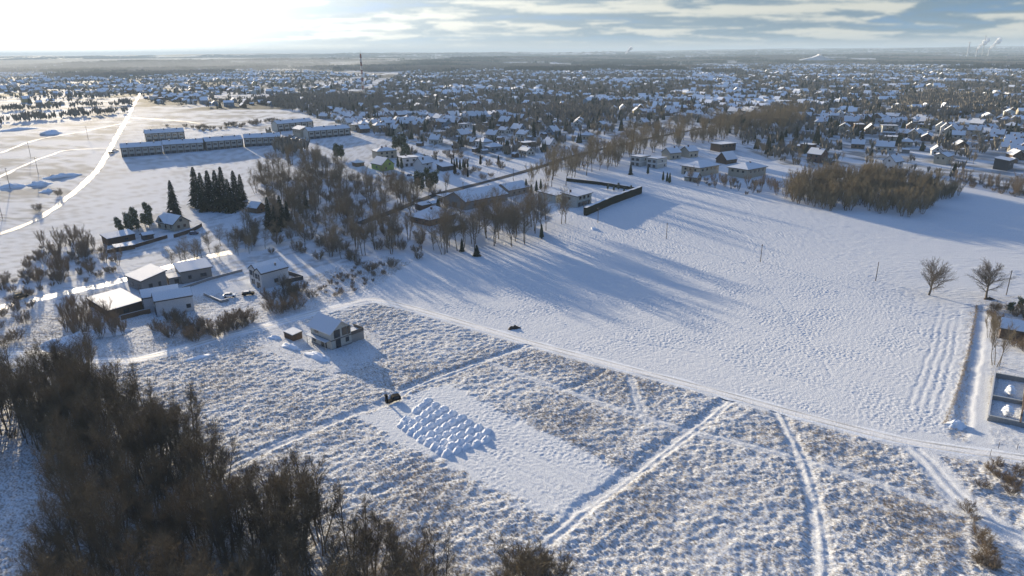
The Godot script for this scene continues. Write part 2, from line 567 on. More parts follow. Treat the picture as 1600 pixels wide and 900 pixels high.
	# ditch and bank along the hedge of dry grass at the right edge
	stamp(rut_map, [Vector2(156.1, -217.2), Vector2(131.2, -181.7), Vector2(111.7, -155.1), Vector2(95.1, -134.0)], 0.6, 0.2, 0.7, 0.3)
	stamp(rut_map, [Vector2(156.7, -215.9), Vector2(140.3, -192.2), Vector2(116.5, -159.0), Vector2(103.6, -140.9), Vector2(94.8, -128.8)], 1.6, -0.35, 1.2, 0.3)


func rough_at(x: float, z: float) -> float:
	if x < MX + 4.0 or x > MX + MW * 0.5 - 5.0 or z < MZ + 4.0 or z > MZ + MH * 0.5 - 5.0:
		return 0.5
	return look(rough_map, x + 1.6 * ripple.get_noise_2d(x * 0.22, z * 0.22), z + 1.6 * ripple.get_noise_2d(x * 0.22 + 40.0, z * 0.22))


func ground_height(x: float, z: float) -> float:
	var y := lie(x, z)
	if z < -1200.0:
		return y
	var level := 1.0 - look(flat_map, x, z)
	var r := rough_at(x, z)
	var a := noise.get_noise_2d(x * 1.25, z * 1.25)
	var b := broad.get_noise_2d(x * 0.9, z * 0.9) * 1.5
	var w := broad.get_noise_2d(x * 0.035, z * 0.035)
	var lump := ((0.5 - absf(a)) * 0.17 + b * 0.095) * (0.9 + 0.4 * w) + 0.14 * ripple.get_noise_2d(x * 0.33, z * 0.33) + 0.14 * ripple.get_noise_2d(x * 0.09, z * 0.09)
	var calm := (0.078 * b) * clampf(0.85 + 0.9 * w, 0.35, 1.3)
	return y + (lump * r * r + calm * smoothstep(0.8, 0.3, r)) * level + look(rut_map, x, z) * 0.8 - 0.06 * (1.0 - level)


var west_land := PackedVector2Array([Vector2(-235.9, -278.5), Vector2(-248.5, -327.8), Vector2(-246.0, -353.3), Vector2(-261.6, -407.7), Vector2(-284.4, -475.7), Vector2(-333.1, -587.9), Vector2(-409.2, -750.9), Vector2(-522.9, -986.1), Vector2(-644.5, -1242.3), Vector2(-906.7, -1275.1), Vector2(-864.5, -1101.9)])
var row_back := PackedVector2Array([Vector2(-350.1, -681.2), Vector2(-307.0, -562.1), Vector2(-265.4, -584.9), Vector2(-218.0, -672.5), Vector2(-135.7, -958.9), Vector2(-239.1, -1708.9), Vector2(-556.7, -1978.7), Vector2(-616.2, -1238.8)])
var suburb_land := PackedVector2Array()


func ground_tint(x: float, z: float) -> Color:
	var snow := Color(0.83, 0.86, 0.90)
	var d := -z
	var q := Vector2(x, z)
	if d > 330.0 and Geometry2D.is_point_in_polygon(q, suburb_land):
		var m := ripple.get_noise_2d(x * 0.06, z * 0.05) + 0.7 * noise.get_noise_2d(x * 0.13, z * 0.11)
		return snow.lerp(Color(0.13, 0.12, 0.10), smoothstep(-0.5, 0.6, m) * 0.7)
	if d > 900.0:
		var n := broad.get_noise_2d(x * 0.004, z * 0.0022)
		var w := smoothstep(2600.0, 4200.0, d)
		snow = snow.lerp(Color(0.075, 0.08, 0.07), smoothstep(lerpf(0.12, -0.34, w), lerpf(0.3, -0.05, w), n) * 0.95)
	if x < 0.0 and d > 200.0 and (Geometry2D.is_point_in_polygon(q, west_land) or Geometry2D.is_point_in_polygon(q, row_back)):
		var e := broad.get_noise_2d(x * 0.006, z * 0.018) + 0.5 * ripple.get_noise_2d(x * 0.11, z * 0.2)
		return snow.lerp(Color(0.19, 0.19, 0.185), smoothstep(-0.15, 0.3, e) * 0.7)
	if x < -60.0 and d > 250.0:
		var f := ripple.get_noise_2d((x * 0.64 - z * 0.77) * 0.02, (x * 0.77 + z * 0.64) * 0.16) + 0.6 * noise.get_noise_2d(x * 0.2, z * 0.2)
		snow = snow.lerp(Color(0.30, 0.28, 0.25), smoothstep(-0.1, 0.9, f) * 0.42)
	var r := rough_at(x, z)
	var level := 1.0 - look(flat_map, x, z)
	var patch := broad.get_noise_2d(x * 0.02, z * 0.02)
	var speck := ripple.get_noise_2d(x * 1.9, z * 1.9) + 0.5 * noise.get_noise_2d(x * 3.7, z * 3.7)
	var grass := smoothstep(-0.12 - patch * 0.3, 0.8 - patch * 0.3, speck) * clampf(r * 1.25 - 0.35, 0.0, 0.8) * level
	return snow.lerp(Color(0.30, 0.25, 0.19), grass)


func make_ground() -> void:
	suburb_land = PackedVector2Array(suburb)
	var xs := [0.0]
	var x := 0.0
	var step := 0.31
	while x < 26000.0:
		if x > 125.0:
			step *= 1.036
		x += step
		xs.append(x)
	var all := []
	for i in range(xs.size() - 1, 0, -1):
		all.append(-xs[i])
	all.append_array(xs)
	var zs := [40.0, 0.0, -30.0, -55.0, -68.0]
	var z := -72.0
	step = 0.31
	while z > -26000.0:
		if z < -250.0:
			step *= 1.0215
		zs.append(z)
		z -= step
	var w: int = all.size()
	var h: int = zs.size()
	var v := PackedVector3Array()
	var c := PackedColorArray()
	v.resize(w * h)
	c.resize(w * h)
	for j in h:
		var reach := 60.0 - float(zs[j]) * 1.1
		for i in w:
			var px: float = all[i]
			var near := absf(px) < reach
			var y := ground_height(px, zs[j]) if near else lie(px, zs[j])
			v[j * w + i] = Vector3(px, y, zs[j])
			c[j * w + i] = ground_tint(px, zs[j]) if near else Color(0.6, 0.63, 0.67)
	var index := PackedInt32Array()
	index.resize((w - 1) * (h - 1) * 6)
	var k := 0
	for j in h - 1:
		for i in w - 1:
			var a := j * w + i
			index[k] = a
			index[k + 1] = a + w
			index[k + 2] = a + 1
			index[k + 3] = a + 1
			index[k + 4] = a + w
			index[k + 5] = a + w + 1
			k += 6
	var n := PackedVector3Array()
	n.resize(w * h)
	for j in h:
		for i in w:
			var l := v[j * w + maxi(i - 1, 0)]
			var r := v[j * w + mini(i + 1, w - 1)]
			var u := v[maxi(j - 1, 0) * w + i]
			var d := v[mini(j + 1, h - 1) * w + i]
			n[j * w + i] = (u - d).cross(l - r).normalized() * -1.0
			if n[j * w + i].y < 0.0:
				n[j * w + i] *= -1.0
	var arr := []
	arr.resize(Mesh.ARRAY_MAX)
	arr[Mesh.ARRAY_VERTEX] = v
	arr[Mesh.ARRAY_NORMAL] = n
	arr[Mesh.ARRAY_COLOR] = c
	arr[Mesh.ARRAY_INDEX] = index
	var m := ArrayMesh.new()
	m.add_surface_from_arrays(Mesh.PRIMITIVE_TRIANGLES, arr)
	structure("ground", m, M.ground, "snow covered open ground with rough grassy fields")
	print("ground ", w, " x ", h)


func ribbon(pts: Array, width: float, lift: float, uneven := 0.25, step := 1.0) -> ArrayMesh:
	var line := smooth_line(pts, step)
	var g := Geo.new()
	var cols := 7
	var last := []
	for i in line.size():
		var t: Vector2 = (line[mini(i + 1, line.size() - 1)] - line[maxi(i - 1, 0)]).normalized()
		var side := Vector2(-t.y, t.x)
		var row := []
		for k in cols:
			var u := (float(k) / (cols - 1) - 0.5) * 2.0
			var half := width / 2.0 + uneven * noise.get_noise_2d(i * 0.08, 50.0 * signf(u)) * (1.0 if absf(u) > 0.9 else 0.0)
			var p: Vector2 = line[i] + side * u * half
			var y := lift - (0.05 if absf(u) > 0.9 else 0.0) - 0.05 * maxf(0.0, 1.0 - absf(absf(u) - 0.42) * 7.0) + 0.02 * noise.get_noise_2d(p.x, p.y)
			row.append(on(p, y))
		if i > 0:
			for k in cols - 1:
				var worn := 1.0 if k in [0, 5] else 0.80 + 0.16 * noise.get_noise_2d(i * 0.11, k * 7.0)
				g.tint = Color(0.83, 0.86, 0.90) if k in [0, 5] else Color(0.86, 0.845, 0.81) * worn if k in [1, 4] else Color(0.87, 0.87, 0.86)
				g.quad(last[k], row[k], row[k + 1], last[k + 1])
		last = row
	# even out the shading along the strip
	var m := g.done()
	return m


func make_roads() -> void:
	structure("snow_lane", ribbon(lane, 4.2, 0.0, 0.7), M.packed_snow, "packed snow lane running diagonally between the two fields")
	structure("street", ribbon(street, 6.0, 0.0, 0.5), M.glazed_snow, "sunlit snowy street past the dark grey house")
	structure("asphalt_road", ribbon(main_road, 5.4, 0.09, 0.5, 3.0), M.asphalt, "dark asphalt road past the long blue roofed barn")
	structure("west_lane", ribbon(west_lane, 4.0, 0.09, 0.5, 1.5), M.trodden_snow, "bright snowy lane along the left side of the row houses")
	structure("branch_lane", ribbon(branch_lane, 5.0, 0.09, 1.2, 1.5), M.trodden_snow, "short bright snowy lane turning off behind the row houses")
	var tracks := [[Vector2(-392.7, -537.5), Vector2(-406.0, -604.8), Vector2(-395.5, -653.2), Vector2(-401.4, -750.3)], [Vector2(-319.9, -409.5), Vector2(-341.2, -482.1), Vector2(-349.0, -546.7), Vector2(-329.9, -557.3), Vector2(-318.5, -556.8)], [Vector2(-608.3, -847.8), Vector2(-568.6, -881.7), Vector2(-534.4, -919.2), Vector2(-498.5, -937.4)]]
	for k in tracks.size():
		structure("site_track", ribbon(tracks[k], 3.0, 0.12, 0.9, 2.0), M.packed_snow, "bright wheel track on the building land, %s one" % nth(k))
	var yard := Geo.new()
	yard.slab([on(Vector2(-72.8, -191.2), 0.10), on(Vector2(-55.2, -175.5), 0.10), on(Vector2(-41.1, -185.2), 0.10), on(Vector2(-47.7, -199.0), 0.10), on(Vector2(-69.1, -211.4), 0.10)], 0.3)


# ------------------------------------------------------------------ buildings
func wall_shape(l: float, w: float, eave: float, rise: float, kind: String) -> ArrayMesh:
	var key := "wall%.1f_%.1f_%.1f_%.1f_%s" % [l, w, eave, rise, kind]
	if shared.has(key):
		return shared[key]
	var g := Geo.new()
	var x := l / 2.0
	var z := w / 2.0
	var up := Vector3(0, eave, 0)
	var a := Vector3(-x, -1.5, z)
	var b := Vector3(x, -1.5, z)
	var c := Vector3(x, -1.5, -z)
	var d := Vector3(-x, -1.5, -z)
	var lift := up + Vector3(0, 1.5, 0)
	if kind == "mono":
		var hi := Vector3(0, rise, 0)
		g.quad(a, b, b + lift, a + lift)
		g.quad(c, d, d + lift + hi, c + lift + hi)
		g.quad(b, c, c + lift + hi, b + lift)
		g.quad(d, a, a + lift, d + lift + hi)
		g.quad(a + lift, b + lift, c + lift + hi, d + lift + hi)
	else:
		g.quad(a, b, b + lift, a + lift)
		g.quad(c, d, d + lift, c + lift)
		if kind == "gable":
			g.poly([b, c, c + lift, Vector3(x, eave + rise, 0), b + lift])
			g.poly([d, a, a + lift, Vector3(-x, eave + rise, 0), d + lift])
		else:
			g.quad(b, c, c + lift, b + lift)
			g.quad(d, a, a + lift, d + lift)
			g.quad(a + lift, b + lift, c + lift, d + lift)
	shared[key] = g.done()
	return shared[key]


func roof_shape(l: float, w: float, eave: float, rise: float, kind: String, over: float, thick: float, lift: float) -> ArrayMesh:
	var key := "roof%.1f_%.1f_%.1f_%.1f_%s_%.2f_%.2f_%.2f" % [l, w, eave, rise, kind, over, thick, lift]
	if shared.has(key):
		return shared[key]
	var g := Geo.new()
	var x := l / 2.0 + over
	var z := w / 2.0 + over
	var e := eave + lift
	if kind == "gable":
		var drop := rise / (w / 2.0) * over
		var r := e + rise
		g.slab([Vector3(-x, e - drop, z), Vector3(x, e - drop, z), Vector3(x, r, 0.0), Vector3(-x, r, 0.0)], thick)
		g.slab([Vector3(-x, r, -0.0), Vector3(x, r, -0.0), Vector3(x, e - drop, -z), Vector3(-x, e - drop, -z)], thick)
	elif kind == "hip":
		var k := maxf(l / 2.0 - w / 2.0, 0.15)
		var r := e + rise
		var p := [Vector3(-x, e, z), Vector3(x, e, z), Vector3(x, e, -z), Vector3(-x, e, -z)]
		var q := Vector3(-k, r, 0)
		var s := Vector3(k, r, 0)
		g.quad(p[0], p[1], s, q)
		g.quad(p[2], p[3], q, s)
		g.tri(p[1], p[2], s)
		g.tri(p[3], p[0], q)
		var low := []
		for t in p:
			low.append(t - Vector3(0, thick, 0))
		for i in 4:
			g.quad(low[i], low[(i + 1) % 4], p[(i + 1) % 4], p[i])
		g.quad(low[3], low[2], low[1], low[0])
	elif kind == "mono":
		var s2 := rise / w * over
		g.slab([Vector3(-x, e - s2, z), Vector3(x, e - s2, z), Vector3(x, e + rise + s2, -z), Vector3(-x, e + rise + s2, -z)], thick)
	else:
		g.slab([Vector3(-x, e, z), Vector3(x, e, z), Vector3(x, e, -z), Vector3(-x, e, -z)], thick)
	shared[key] = g.done()
	return shared[key]


func face_frame(face: String, l: float, w: float) -> Transform3D:
	match face:
		"+x": return Transform3D(Basis(Vector3.UP, PI / 2), Vector3(l / 2, 0, 0))
		"-x": return Transform3D(Basis(Vector3.UP, -PI / 2), Vector3(-l / 2, 0, 0))
		"-z": return Transform3D(Basis(Vector3.UP, PI), Vector3(0, 0, -w / 2))
	return Transform3D(Basis(), Vector3(0, 0, w / 2))


func window(o: Node3D, t: Transform3D, u: float, y: float, w: float, h: float, frame := "frame", called := "window") -> void:
	var f := part(called, box_mesh(Vector3(w + 0.2, h + 0.2, 0.14)), M[frame], o)
	f.transform = t * Transform3D(Basis(), Vector3(u, y, 0.03))
	if w > 1.9 and called == "window":
		for s in [-1, 1]:
			part("pane", box_mesh(Vector3(w / 2 - 0.06, h, 0.1)), M.glass, f, Vector3(s * w / 4, 0, 0.05))
	else:
		part("pane" if called == "window" else "leaf", box_mesh(Vector3(w, h, 0.1)), M.glass if called == "window" else M.brown_wall, f, Vector3(0, 0, 0.05))


# corner: the ground corner nearest the eye. side +1: that corner is (+x, +z); -1: it is (-x, +z)
func building(called: String, label: String, category: String, corner: Vector2, deg: float, side: int, l: float, w: float, eave: float, rise: float, kind: String, wall: String, o := {}) -> Node3D:
	var turn := deg_to_rad(deg)
	var b := Basis(Vector3.UP, turn)
	var mid := on(corner) - b * Vector3(side * l / 2.0, 0, w / 2.0)
	mid.y = minf(on(corner).y, lie(mid.x, mid.z)) + o.get("base", 0.0)
	var h := thing(called, label, category, mid, turn, o.get("group", ""))
	fit_out(h, l, w, eave, rise, kind, wall, o)
	return h


func fit_out(h: Node3D, l: float, w: float, eave: float, rise: float, kind: String, wall: String, o: Dictionary) -> void:
	part("wall", wall_shape(l, w, eave, rise, kind), M[wall], h)
	var over: float = o.get("over", 0.45)
	var roof := part("roof", roof_shape(l, w, eave, rise, kind, over, 0.28, 0.28), M[o.get("roof", "edge")], h)
	if o.get("snow", true):
		part("snow_cover", roof_shape(l, w, eave, rise, kind, over - 0.07, 0.16, 0.455), M.roof_snow, roof)
	for a in o.get("wins", []):
		window(h, face_frame(a[0], l, w), a[1], a[2], a[3], a[4], o.get("frame", "frame"))
	for a in o.get("doors", []):
		window(h, face_frame(a[0], l, w), a[1], a[2] / 2.0, a[3], a[2], o.get("frame", "frame"), "door")
	for a in o.get("chimneys", []):
		var y: float = a[2]
		var ch := part("chimney", box_mesh(Vector3(0.8, 1.8, 0.8)), M[o.get("chimney", "brick_wall")], h, Vector3(a[0], y, a[1]))
		part("snow_cap", box_mesh(Vector3(0.9, 0.16, 0.9)), M.roof_snow, ch, Vector3(0, 0.98, 0))


func row_of(face: String, count: int, span: float, y: float, w: float, h: float) -> Array:
	var out := []
	for i in count:
		out.append([face, (i - (count - 1) / 2.0) * span, y, w, h])
	return out


func post(parent: Node3D, called: String, a: Vector3, b: Vector3, r: float, m: String) -> void:
	var g := Geo.new()
	g.tube(a, b, r, r * 0.8, 6)
	part(called, g.done(), M[m], parent)


func fence(called: String, label: String, pts: Array, height: float, thick: float, m: String, snow := true, spacing := 0.0, group := "") -> Node3D:
	var o := thing(called, label, "hedge" if called.contains("hedge") else "fence", on(pts[0]), 0.0, group)
	for i in pts.size() - 1:
		var a := on(pts[i]) - o.position
		var b := on(pts[i + 1]) - o.position
		var n := maxi(1, int(a.distance_to(b) / 3.0))
		var d := (b - a).normalized()
		var s := Vector3(-d.z, 0, d.x).normalized() * thick / 2.0
		var g := Geo.new()
		var cap := Geo.new()
		var prev := []
		for k in n + 1:
			var p := a.lerp(b, float(k) / n)
			p.y = lie(o.position.x + p.x, o.position.z + p.z) - o.position.y
			var hh := height * (1.0 + (0.05 * noise.get_noise_2d(p.x * 0.5, p.z * 0.5 + i * 9.0) if called.contains("hedge") else 0.0))
			var q := [p + s - Vector3(0, 0.3, 0), p + s + Vector3(0, hh, 0), p - s + Vector3(0, hh, 0), p - s - Vector3(0, 0.3, 0)]
			if k > 0:
				for e in 3:
					g.quad(prev[e], prev[e + 1], q[e + 1], q[e])
				cap.quad(prev[1] + s * 0.1 + Vector3(0, 0.06, 0), prev[2] - s * 0.1 + Vector3(0, 0.06, 0), q[2] - s * 0.1 + Vector3(0, 0.06, 0), q[1] + s * 0.1 + Vector3(0, 0.06, 0))
				cap.quad(prev[1] + s * 0.1 - Vector3(0, 0.04, 0), prev[1] + s * 0.1 + Vector3(0, 0.06, 0), q[1] + s * 0.1 + Vector3(0, 0.06, 0), q[1] + s * 0.1 - Vector3(0, 0.04, 0))
			else:
				g.quad(q[3], q[2], q[1], q[0])
			if k == n:
				g.quad(q[0], q[1], q[2], q[3])
			prev = q
		var pm := part("panel", g.done(), M[m], o)
		if snow:
			part("snow_cap", cap.done(), M.roof_snow, pm)
	return o


func make_near_buildings() -> void:
	# the unfinished two-storey house alone by the field
	var wins := [["+x", -1.4, 4.6, 1.9, 2.2], ["+x", 1.2, 4.7, 1.5, 2.2], ["+x", 2.7, 4.6, 0.7, 2.2], ["+x", -1.2, 1.5, 1.5, 2.4], ["+x", 2.0, 1.9, 1.0, 1.2],
		["+z", -2.0, 4.6, 1.6, 1.3], ["+z", -3.6, 1.7, 1.4, 1.6], ["+z", 1.2, 1.3, 2.4, 2.3]]
	var h := building("unfinished_house", "unfinished pale two storey house with grey metal roof, alone by the field", "house", Vector2(-51.6, -181.9), -40, 1, 9.8, 7.0, 5.6, 2.5, "gable", "pale_wall",
		{"roof": "metal_roof", "snow": false, "over": 0.7, "wins": wins})
	var rib := Geo.new()
	var run := sqrt(3.5 * 3.5 + 2.5 * 2.5)
	for i in 19:
		for s in [1.0, -1.0]:
			var b := Basis(Vector3.RIGHT, s * atan2(2.5, 3.5))
			rib.box(Vector3(-5.4 + i * 0.6, 5.6 + 0.30 + 1.05, s * 1.95), Vector3(0.05, 0.07, run + 0.6), b)
	part("roof_seams", rib.done(), M.metal_roof, h).set_meta("kind", "stuff")
	part("floor_band", box_mesh(Vector3(9.9, 0.3, 7.1)), M.frame, h, Vector3(0, 2.95, 0))
	part("plinth", box_mesh(Vector3(9.94, 0.5, 7.14)), M.grey_wall, h, Vector3(0, 0.2, 0))
	var bal := part("canopy", box_mesh(Vector3(9.6, 0.16, 1.5)), M.metal_roof, h, Vector3(-0.6, 2.9, 4.3))
	for i in 4:
		var g := Geo.new()
		g.tube(Vector3.ZERO, Vector3(0, 2.9, 0), 0.09, 0.09, 6)
		part("canopy_post", g.done(), M.steel, bal, Vector3(-4.4 + i * 2.9, -2.9, 0.6))
	part("terrace_wall", box_mesh(Vector3(4.6, 3.0, 4.6)), M.concrete, h, Vector3(2.4, 1.0, -5.85))
	part("terrace_snow", box_mesh(Vector3(4.3, 0.14, 4.3)), M.roof_snow, h, Vector3(2.4, 2.58, -5.85))
	part("parapet", box_mesh(Vector3(0.14, 1.1, 4.6)), M.frame, h, Vector3(4.7, 3.05, -5.85))
	part("parapet", box_mesh(Vector3(4.6, 1.1, 0.14)), M.frame, h, Vector3(2.4, 3.05, -8.12))
	building("site_container", "low dark site container with a snowy lid left of the unfinished house", "container", Vector2(-65.0, -189.4), -40, 1, 4.6, 3.2, 1.7, 0.3, "mono", "brown_wall", {"over": 0.15, "doors": [["+x", 0.0, 1.5, 1.2]]})

	# the white twin house with two black edged gables
	var tw := [["+z", -3.6, 4.7, 1.5, 1.7], ["+z", -1.9, 4.4, 0.6, 2.2], ["+z", -3.3, 1.4, 0.9, 1.6], ["+z", -1.8, 1.4, 0.8, 1.8], ["+z", 1.9, 4.7, 1.5, 1.7], ["+z", 3.6, 4.4, 0.6, 2.2], ["+z", 2.2, 1.3, 0.9, 2.1], ["+z", 3.5, 1.6, 0.8, 1.5]]
	var o := thing("twin_house", "white twin house with two black edged gables beside the parked white car", "house", Vector3.ZERO)
	var c := on(Vector2(-91.2, -240.0))
	var bas := Basis(Vector3.UP, deg_to_rad(-40))
	o.position = c - bas * Vector3(5.4, 0, 5.6)
	o.position.y = c.y - 0.1
	o.rotation.y = deg_to_rad(-40)
	for s in [-1, 1]:
		var ox: float = s * 2.85
		var g := Geo.new()
		var rf := Geo.new()
		var sn := Geo.new()
		var k := Vector3(ox, 0, 0 if s == 1 else -1.2)
		for e in [5.6, -5.6]:
			var p := [k + Vector3(-2.4, -1.5, e), k + Vector3(2.4, -1.5, e), k + Vector3(2.4, 6.0, e), k + Vector3(0, 7.6, e), k + Vector3(-2.4, 6.0, e)]
			if e < 0:
				p.reverse()
			g.poly(p)
		for e in [-1, 1]:
			var q := [k + Vector3(e * 2.4, -1.5, -5.6 * e), k + Vector3(e * 2.4, -1.5, 5.6 * e), k + Vector3(e * 2.4, 6.0, 5.6 * e), k + Vector3(e * 2.4, 6.0, -5.6 * e)]
			q.reverse()
			g.poly(q)
			var t := [k + Vector3(0, 7.9, 5.8), k + Vector3(e * 2.65, 6.13, 5.8), k + Vector3(e * 2.65, 6.13, -5.8), k + Vector3(0, 7.9, -5.8)]
			var t2 := [k + Vector3(0, 8.06, 5.6), k + Vector3(e * 2.5, 6.4, 5.6), k + Vector3(e * 2.5, 6.4, -5.6), k + Vector3(0, 8.06, -5.6)]
			if e < 0:
				t.reverse()
				t2.reverse()
			rf.slab(t, 0.26)
			sn.slab(t2, 0.15)
		part("wall", g.done(), M.white_wall, o)
		var r := part("roof", rf.done(), M.edge, o)
		part("snow_cover", sn.done(), M.roof_snow, r)
	part("link_wall", box_mesh(Vector3(1.4, 7.0, 8.0)), M.dark_wall, o, Vector3(0, 2.6, -1.4))
	for a in tw:
		window(o, Transform3D(Basis(), Vector3(0, 0, 5.6 if a[1] > 0 else 4.4)), a[1] * 1.0 + (0.0 if a[1] > 0 else -0.1), a[2], a[3], a[4])
	window(o, Transform3D(Basis(Vector3.UP, PI / 2), Vector3(5.25, 0, 0)), 0.2, 2.3, 1.4, 1.3)
	part("chimney", box_mesh(Vector3(0.5, 1.2, 0.5)), M.grey_wall, o, Vector3(3.6, 7.9, -1.5))

	# the white twin house with arched windows, and the wide low building beside it
	for s in 2:
		var hh := building("arched_house", ["white house with arched gable windows, right half nearest the shrubs", "white house with arched gable windows, left half against the low snowy roof"][s], "house", Vector2(-116.7, -212.4) if s == 0 else Vector2(-122.7, -216.3), 32, -1, 11.5, 6.2, 5.2 - s * 0.2, 2.0, "gable", "white_wall",
			{"wins": [["-x", 0.4, 5.0, 1.4, 1.9], ["-x", -0.9, 1.5, 1.1, 1.7], ["-x", 1.3, 1.5, 1.3, 1.7], ["+z", 4.2, 2.0, 1.2, 1.2]] if s == 0 else [["-x", 0.4, 5.0, 1.4, 1.9], ["-x", 0.8, 1.5, 1.2, 1.7]], "over": 0.2})
		part("gable_edge", box_mesh(Vector3(0.2, 6.0, 0.3)), M.frame, hh, Vector3(-5.7, 2.5, 3.1))
	building("low_building", "wide low brown building under one flat snowy roof, left of the arched houses", "building", Vector2(-131.6, -211.5), -42, 1, 19, 10.5, 2.6, 0.5, "mono", "wood_wall", {"over": 0.5, "wins": [["+x", 0, 1.3, 1.6, 1.0], ["+z", -4, 1.3, 1.6, 1.0]]})

	# the dark grey house with lean-to roofs
	building("dark_house", "dark grey house with one tilted snowy roof on the sunlit street", "house", Vector2(-134.1, -238.1), -38, 1, 11.5, 9.0, 4.2, 1.7, "mono", "grey_wall",
		{"over": 0.6, "wins": [["+x", -1.5, 1.6, 1.2, 1.8], ["+x", 1.8, 1.7, 0.8, 1.6], ["+z", 3.2, 1.7, 1.8, 2.0], ["+z", -2.0, 1.8, 1.4, 1.4]]})
	building("dark_house_wing", "dark grey wing with a long lean-to roof right of the tilted roof house", "house", Vector2(-124.1, -247.4), 38, -1, 11.0, 8.0, 4.6, 1.2, "mono", "grey_wall",
		{"over": 0.6, "wins": [["+z", -2.5, 2.2, 1.0, 1.2], ["+z", 2.4, 2.2, 2.0, 1.2], ["-x", 0.5, 1.8, 1.4, 1.6]]})
	building("dark_house_porch", "low snowy roofed porch joining the two dark grey blocks", "porch", Vector2(-127.6, -245.2), 40, -1, 5.0, 5.0, 2.7, 0.3, "mono", "grey_wall", {"over": 0.2, "wins": [["+z", 0, 1.4, 1.4, 1.6]], "doors": [["-x", 0.6, 2.1, 1.0]]})

	# across the street: sheds and the garden house under the spruces
	building("shed", "long dark brown shed with a blue snowy lean-to roof below the pines", "shed", Vector2(-181.4, -301.5), 52, -1, 12, 6.0, 3.0, 1.0, "mono", "brown_wall", {"doors": [["+z", -3.0, 2.2, 2.2]], "wins": [["+z", 2.0, 1.6, 1.4, 0.9]]})
	building("shed", "small low shed with a flat snowy roof in front of the long brown shed", "shed", Vector2(-172.7, -291.6), 40, -1, 7.5, 4.0, 1.8, 0.4, "mono", "brown_wall", {"doors": [["+z", 0.0, 1.5, 1.6]]})
	building("shed", "small dark shed between the long brown shed and the garden house", "shed", Vector2(-169.3, -309.1), 45, -1, 4.5, 3.5, 2.3, 0.8, "gable", "dark_wall", {"doors": [["+z", 0.0, 1.8, 1.0]]})
	var gh := building("garden_house", "pale house with crossed snowy gables under the single tall spruce", "house", Vector2(-161.9, -323.4), -33, 1, 13, 8.5, 3.6, 3.2, "gable", "cream_wall",
		{"over": 0.7, "wins": [["+x", -1.6, 1.9, 1.1, 1.2], ["+x", 1.6, 1.9, 1.1, 1.2], ["+x", 0, 4.8, 1.2, 1.1], ["+z", 4.4, 1.9, 1.3, 1.3], ["+z", -0.2, 1.9, 1.3, 1.3]], "chimneys": [[-1.5, -0.6, 7.2]]})
	var cg := Geo.new()
	for s in [-1, 1]:
		var t3 := [Vector3(-2.6, 7.06, -0.5), Vector3(-2.6, 7.06, 5.4), Vector3(-2.6 + s * 3.6, 3.7, 5.4), Vector3(-2.6 + s * 3.6, 3.7, 0.2)]
		if s < 0:
			t3.reverse()
		cg.slab(t3, 0.3)
	part("cross_gable", cg.done(), M.roof_snow, gh)
	var cw := Geo.new()
	cw.poly([Vector3(-5.6, -1, 4.8), Vector3(0.4, -1, 4.8), Vector3(0.4, 3.6, 4.8), Vector3(-2.6, 6.5, 4.8), Vector3(-5.6, 3.6, 4.8)])
	part("bay_wall", cw.done(), M.cream_wall, gh)
	window(gh, Transform3D(Basis(), Vector3(-2.6, 0, 4.8)), 0.0, 4.6, 1.1, 1.4)
	window(gh, Transform3D(Basis(), Vector3(-2.6, 0, 4.8)), -1.4, 1.7, 1.3, 1.3)
	fence("board_fence", "dark board fence in front of the garden house with crossed gables", [Vector2(-175.6, -289.8), Vector2(-167.3, -299.2), Vector2(-160.2, -313.0)], 1.6, 0.12, "brown_wall")
	fence("board_fence", "short dark board fence right of the garden house", [Vector2(-157.2, -312.9), Vector2(-152.8, -322.1), Vector2(-152.0, -331.9)], 1.8, 0.12, "brown_wall")
	building("cottage", "low cottage with a blue snowy roof under the spruce clump, left one", "cottage", Vector2(-161.5, -366.4), 45, -1, 8, 5, 2.4, 1.6, "gable", "dark_wall", {"wins": [["+z", 0, 1.4, 1.2, 1.0]]})
	building("cottage", "pale cottage with small windows under the spruce clump, right one", "cottage", Vector2(-151.0, -366.1), 30, -1, 9, 5, 2.8, 1.2, "gable", "pale_wall", {"wins": row_of("+z", 3, 2.6, 1.6, 0.9, 1.0)})
	building("cottage", "brown cottage with a snowy gable roof right of the spruce clump", "cottage", Vector2(-132.8, -355.2), -30, 1, 7, 6, 2.8, 2.4, "gable", "wood_wall", {"wins": [["+x", 0, 1.6, 1.0, 1.0]]})
	fence("yard_wall", "low concrete yard wall beside the parked white car", [Vector2(-110.6, -234.7), Vector2(-101.2, -226.3), Vector2(-99.3, -228.2)], 0.9, 0.3, "concrete")
	fence("yard_wall", "long low wall along the street behind the white twin house", [Vector2(-121.4, -241.4), Vector2(-115.4, -252.7), Vector2(-107.2, -263.1)], 1.0, 0.25, "grey_wall")
	fence("board_fence", "dark board fence behind the white twin house", [Vector2(-88.7, -259.3), Vector2(-79.8, -251.8), Vector2(-85.0, -247.3)], 1.6, 0.12, "dark_wall")
	fence("board_fence", "brown board fence below the arched houses", [Vector2(-126.8, -209.5), Vector2(-122.8, -214.4), Vector2(-120.5, -216.2)], 1.6, 0.12, "wood_wall")

	# the right edge: dark cabin, walled beds
	building("cabin", "dark brown cabin with a snowy roof at the right edge behind the birches", "cabin", Vector2(152.9, -180.7), -35, 1, 12, 7, 3.2, 1.8, "gable", "brown_wall", {"wins": [["+z", -3, 1.6, 1.2, 1.0], ["+z", 2, 1.6, 1.2, 1.0]], "doors": [["+x", 0, 2.0, 1.0]]})
	bed_yard()


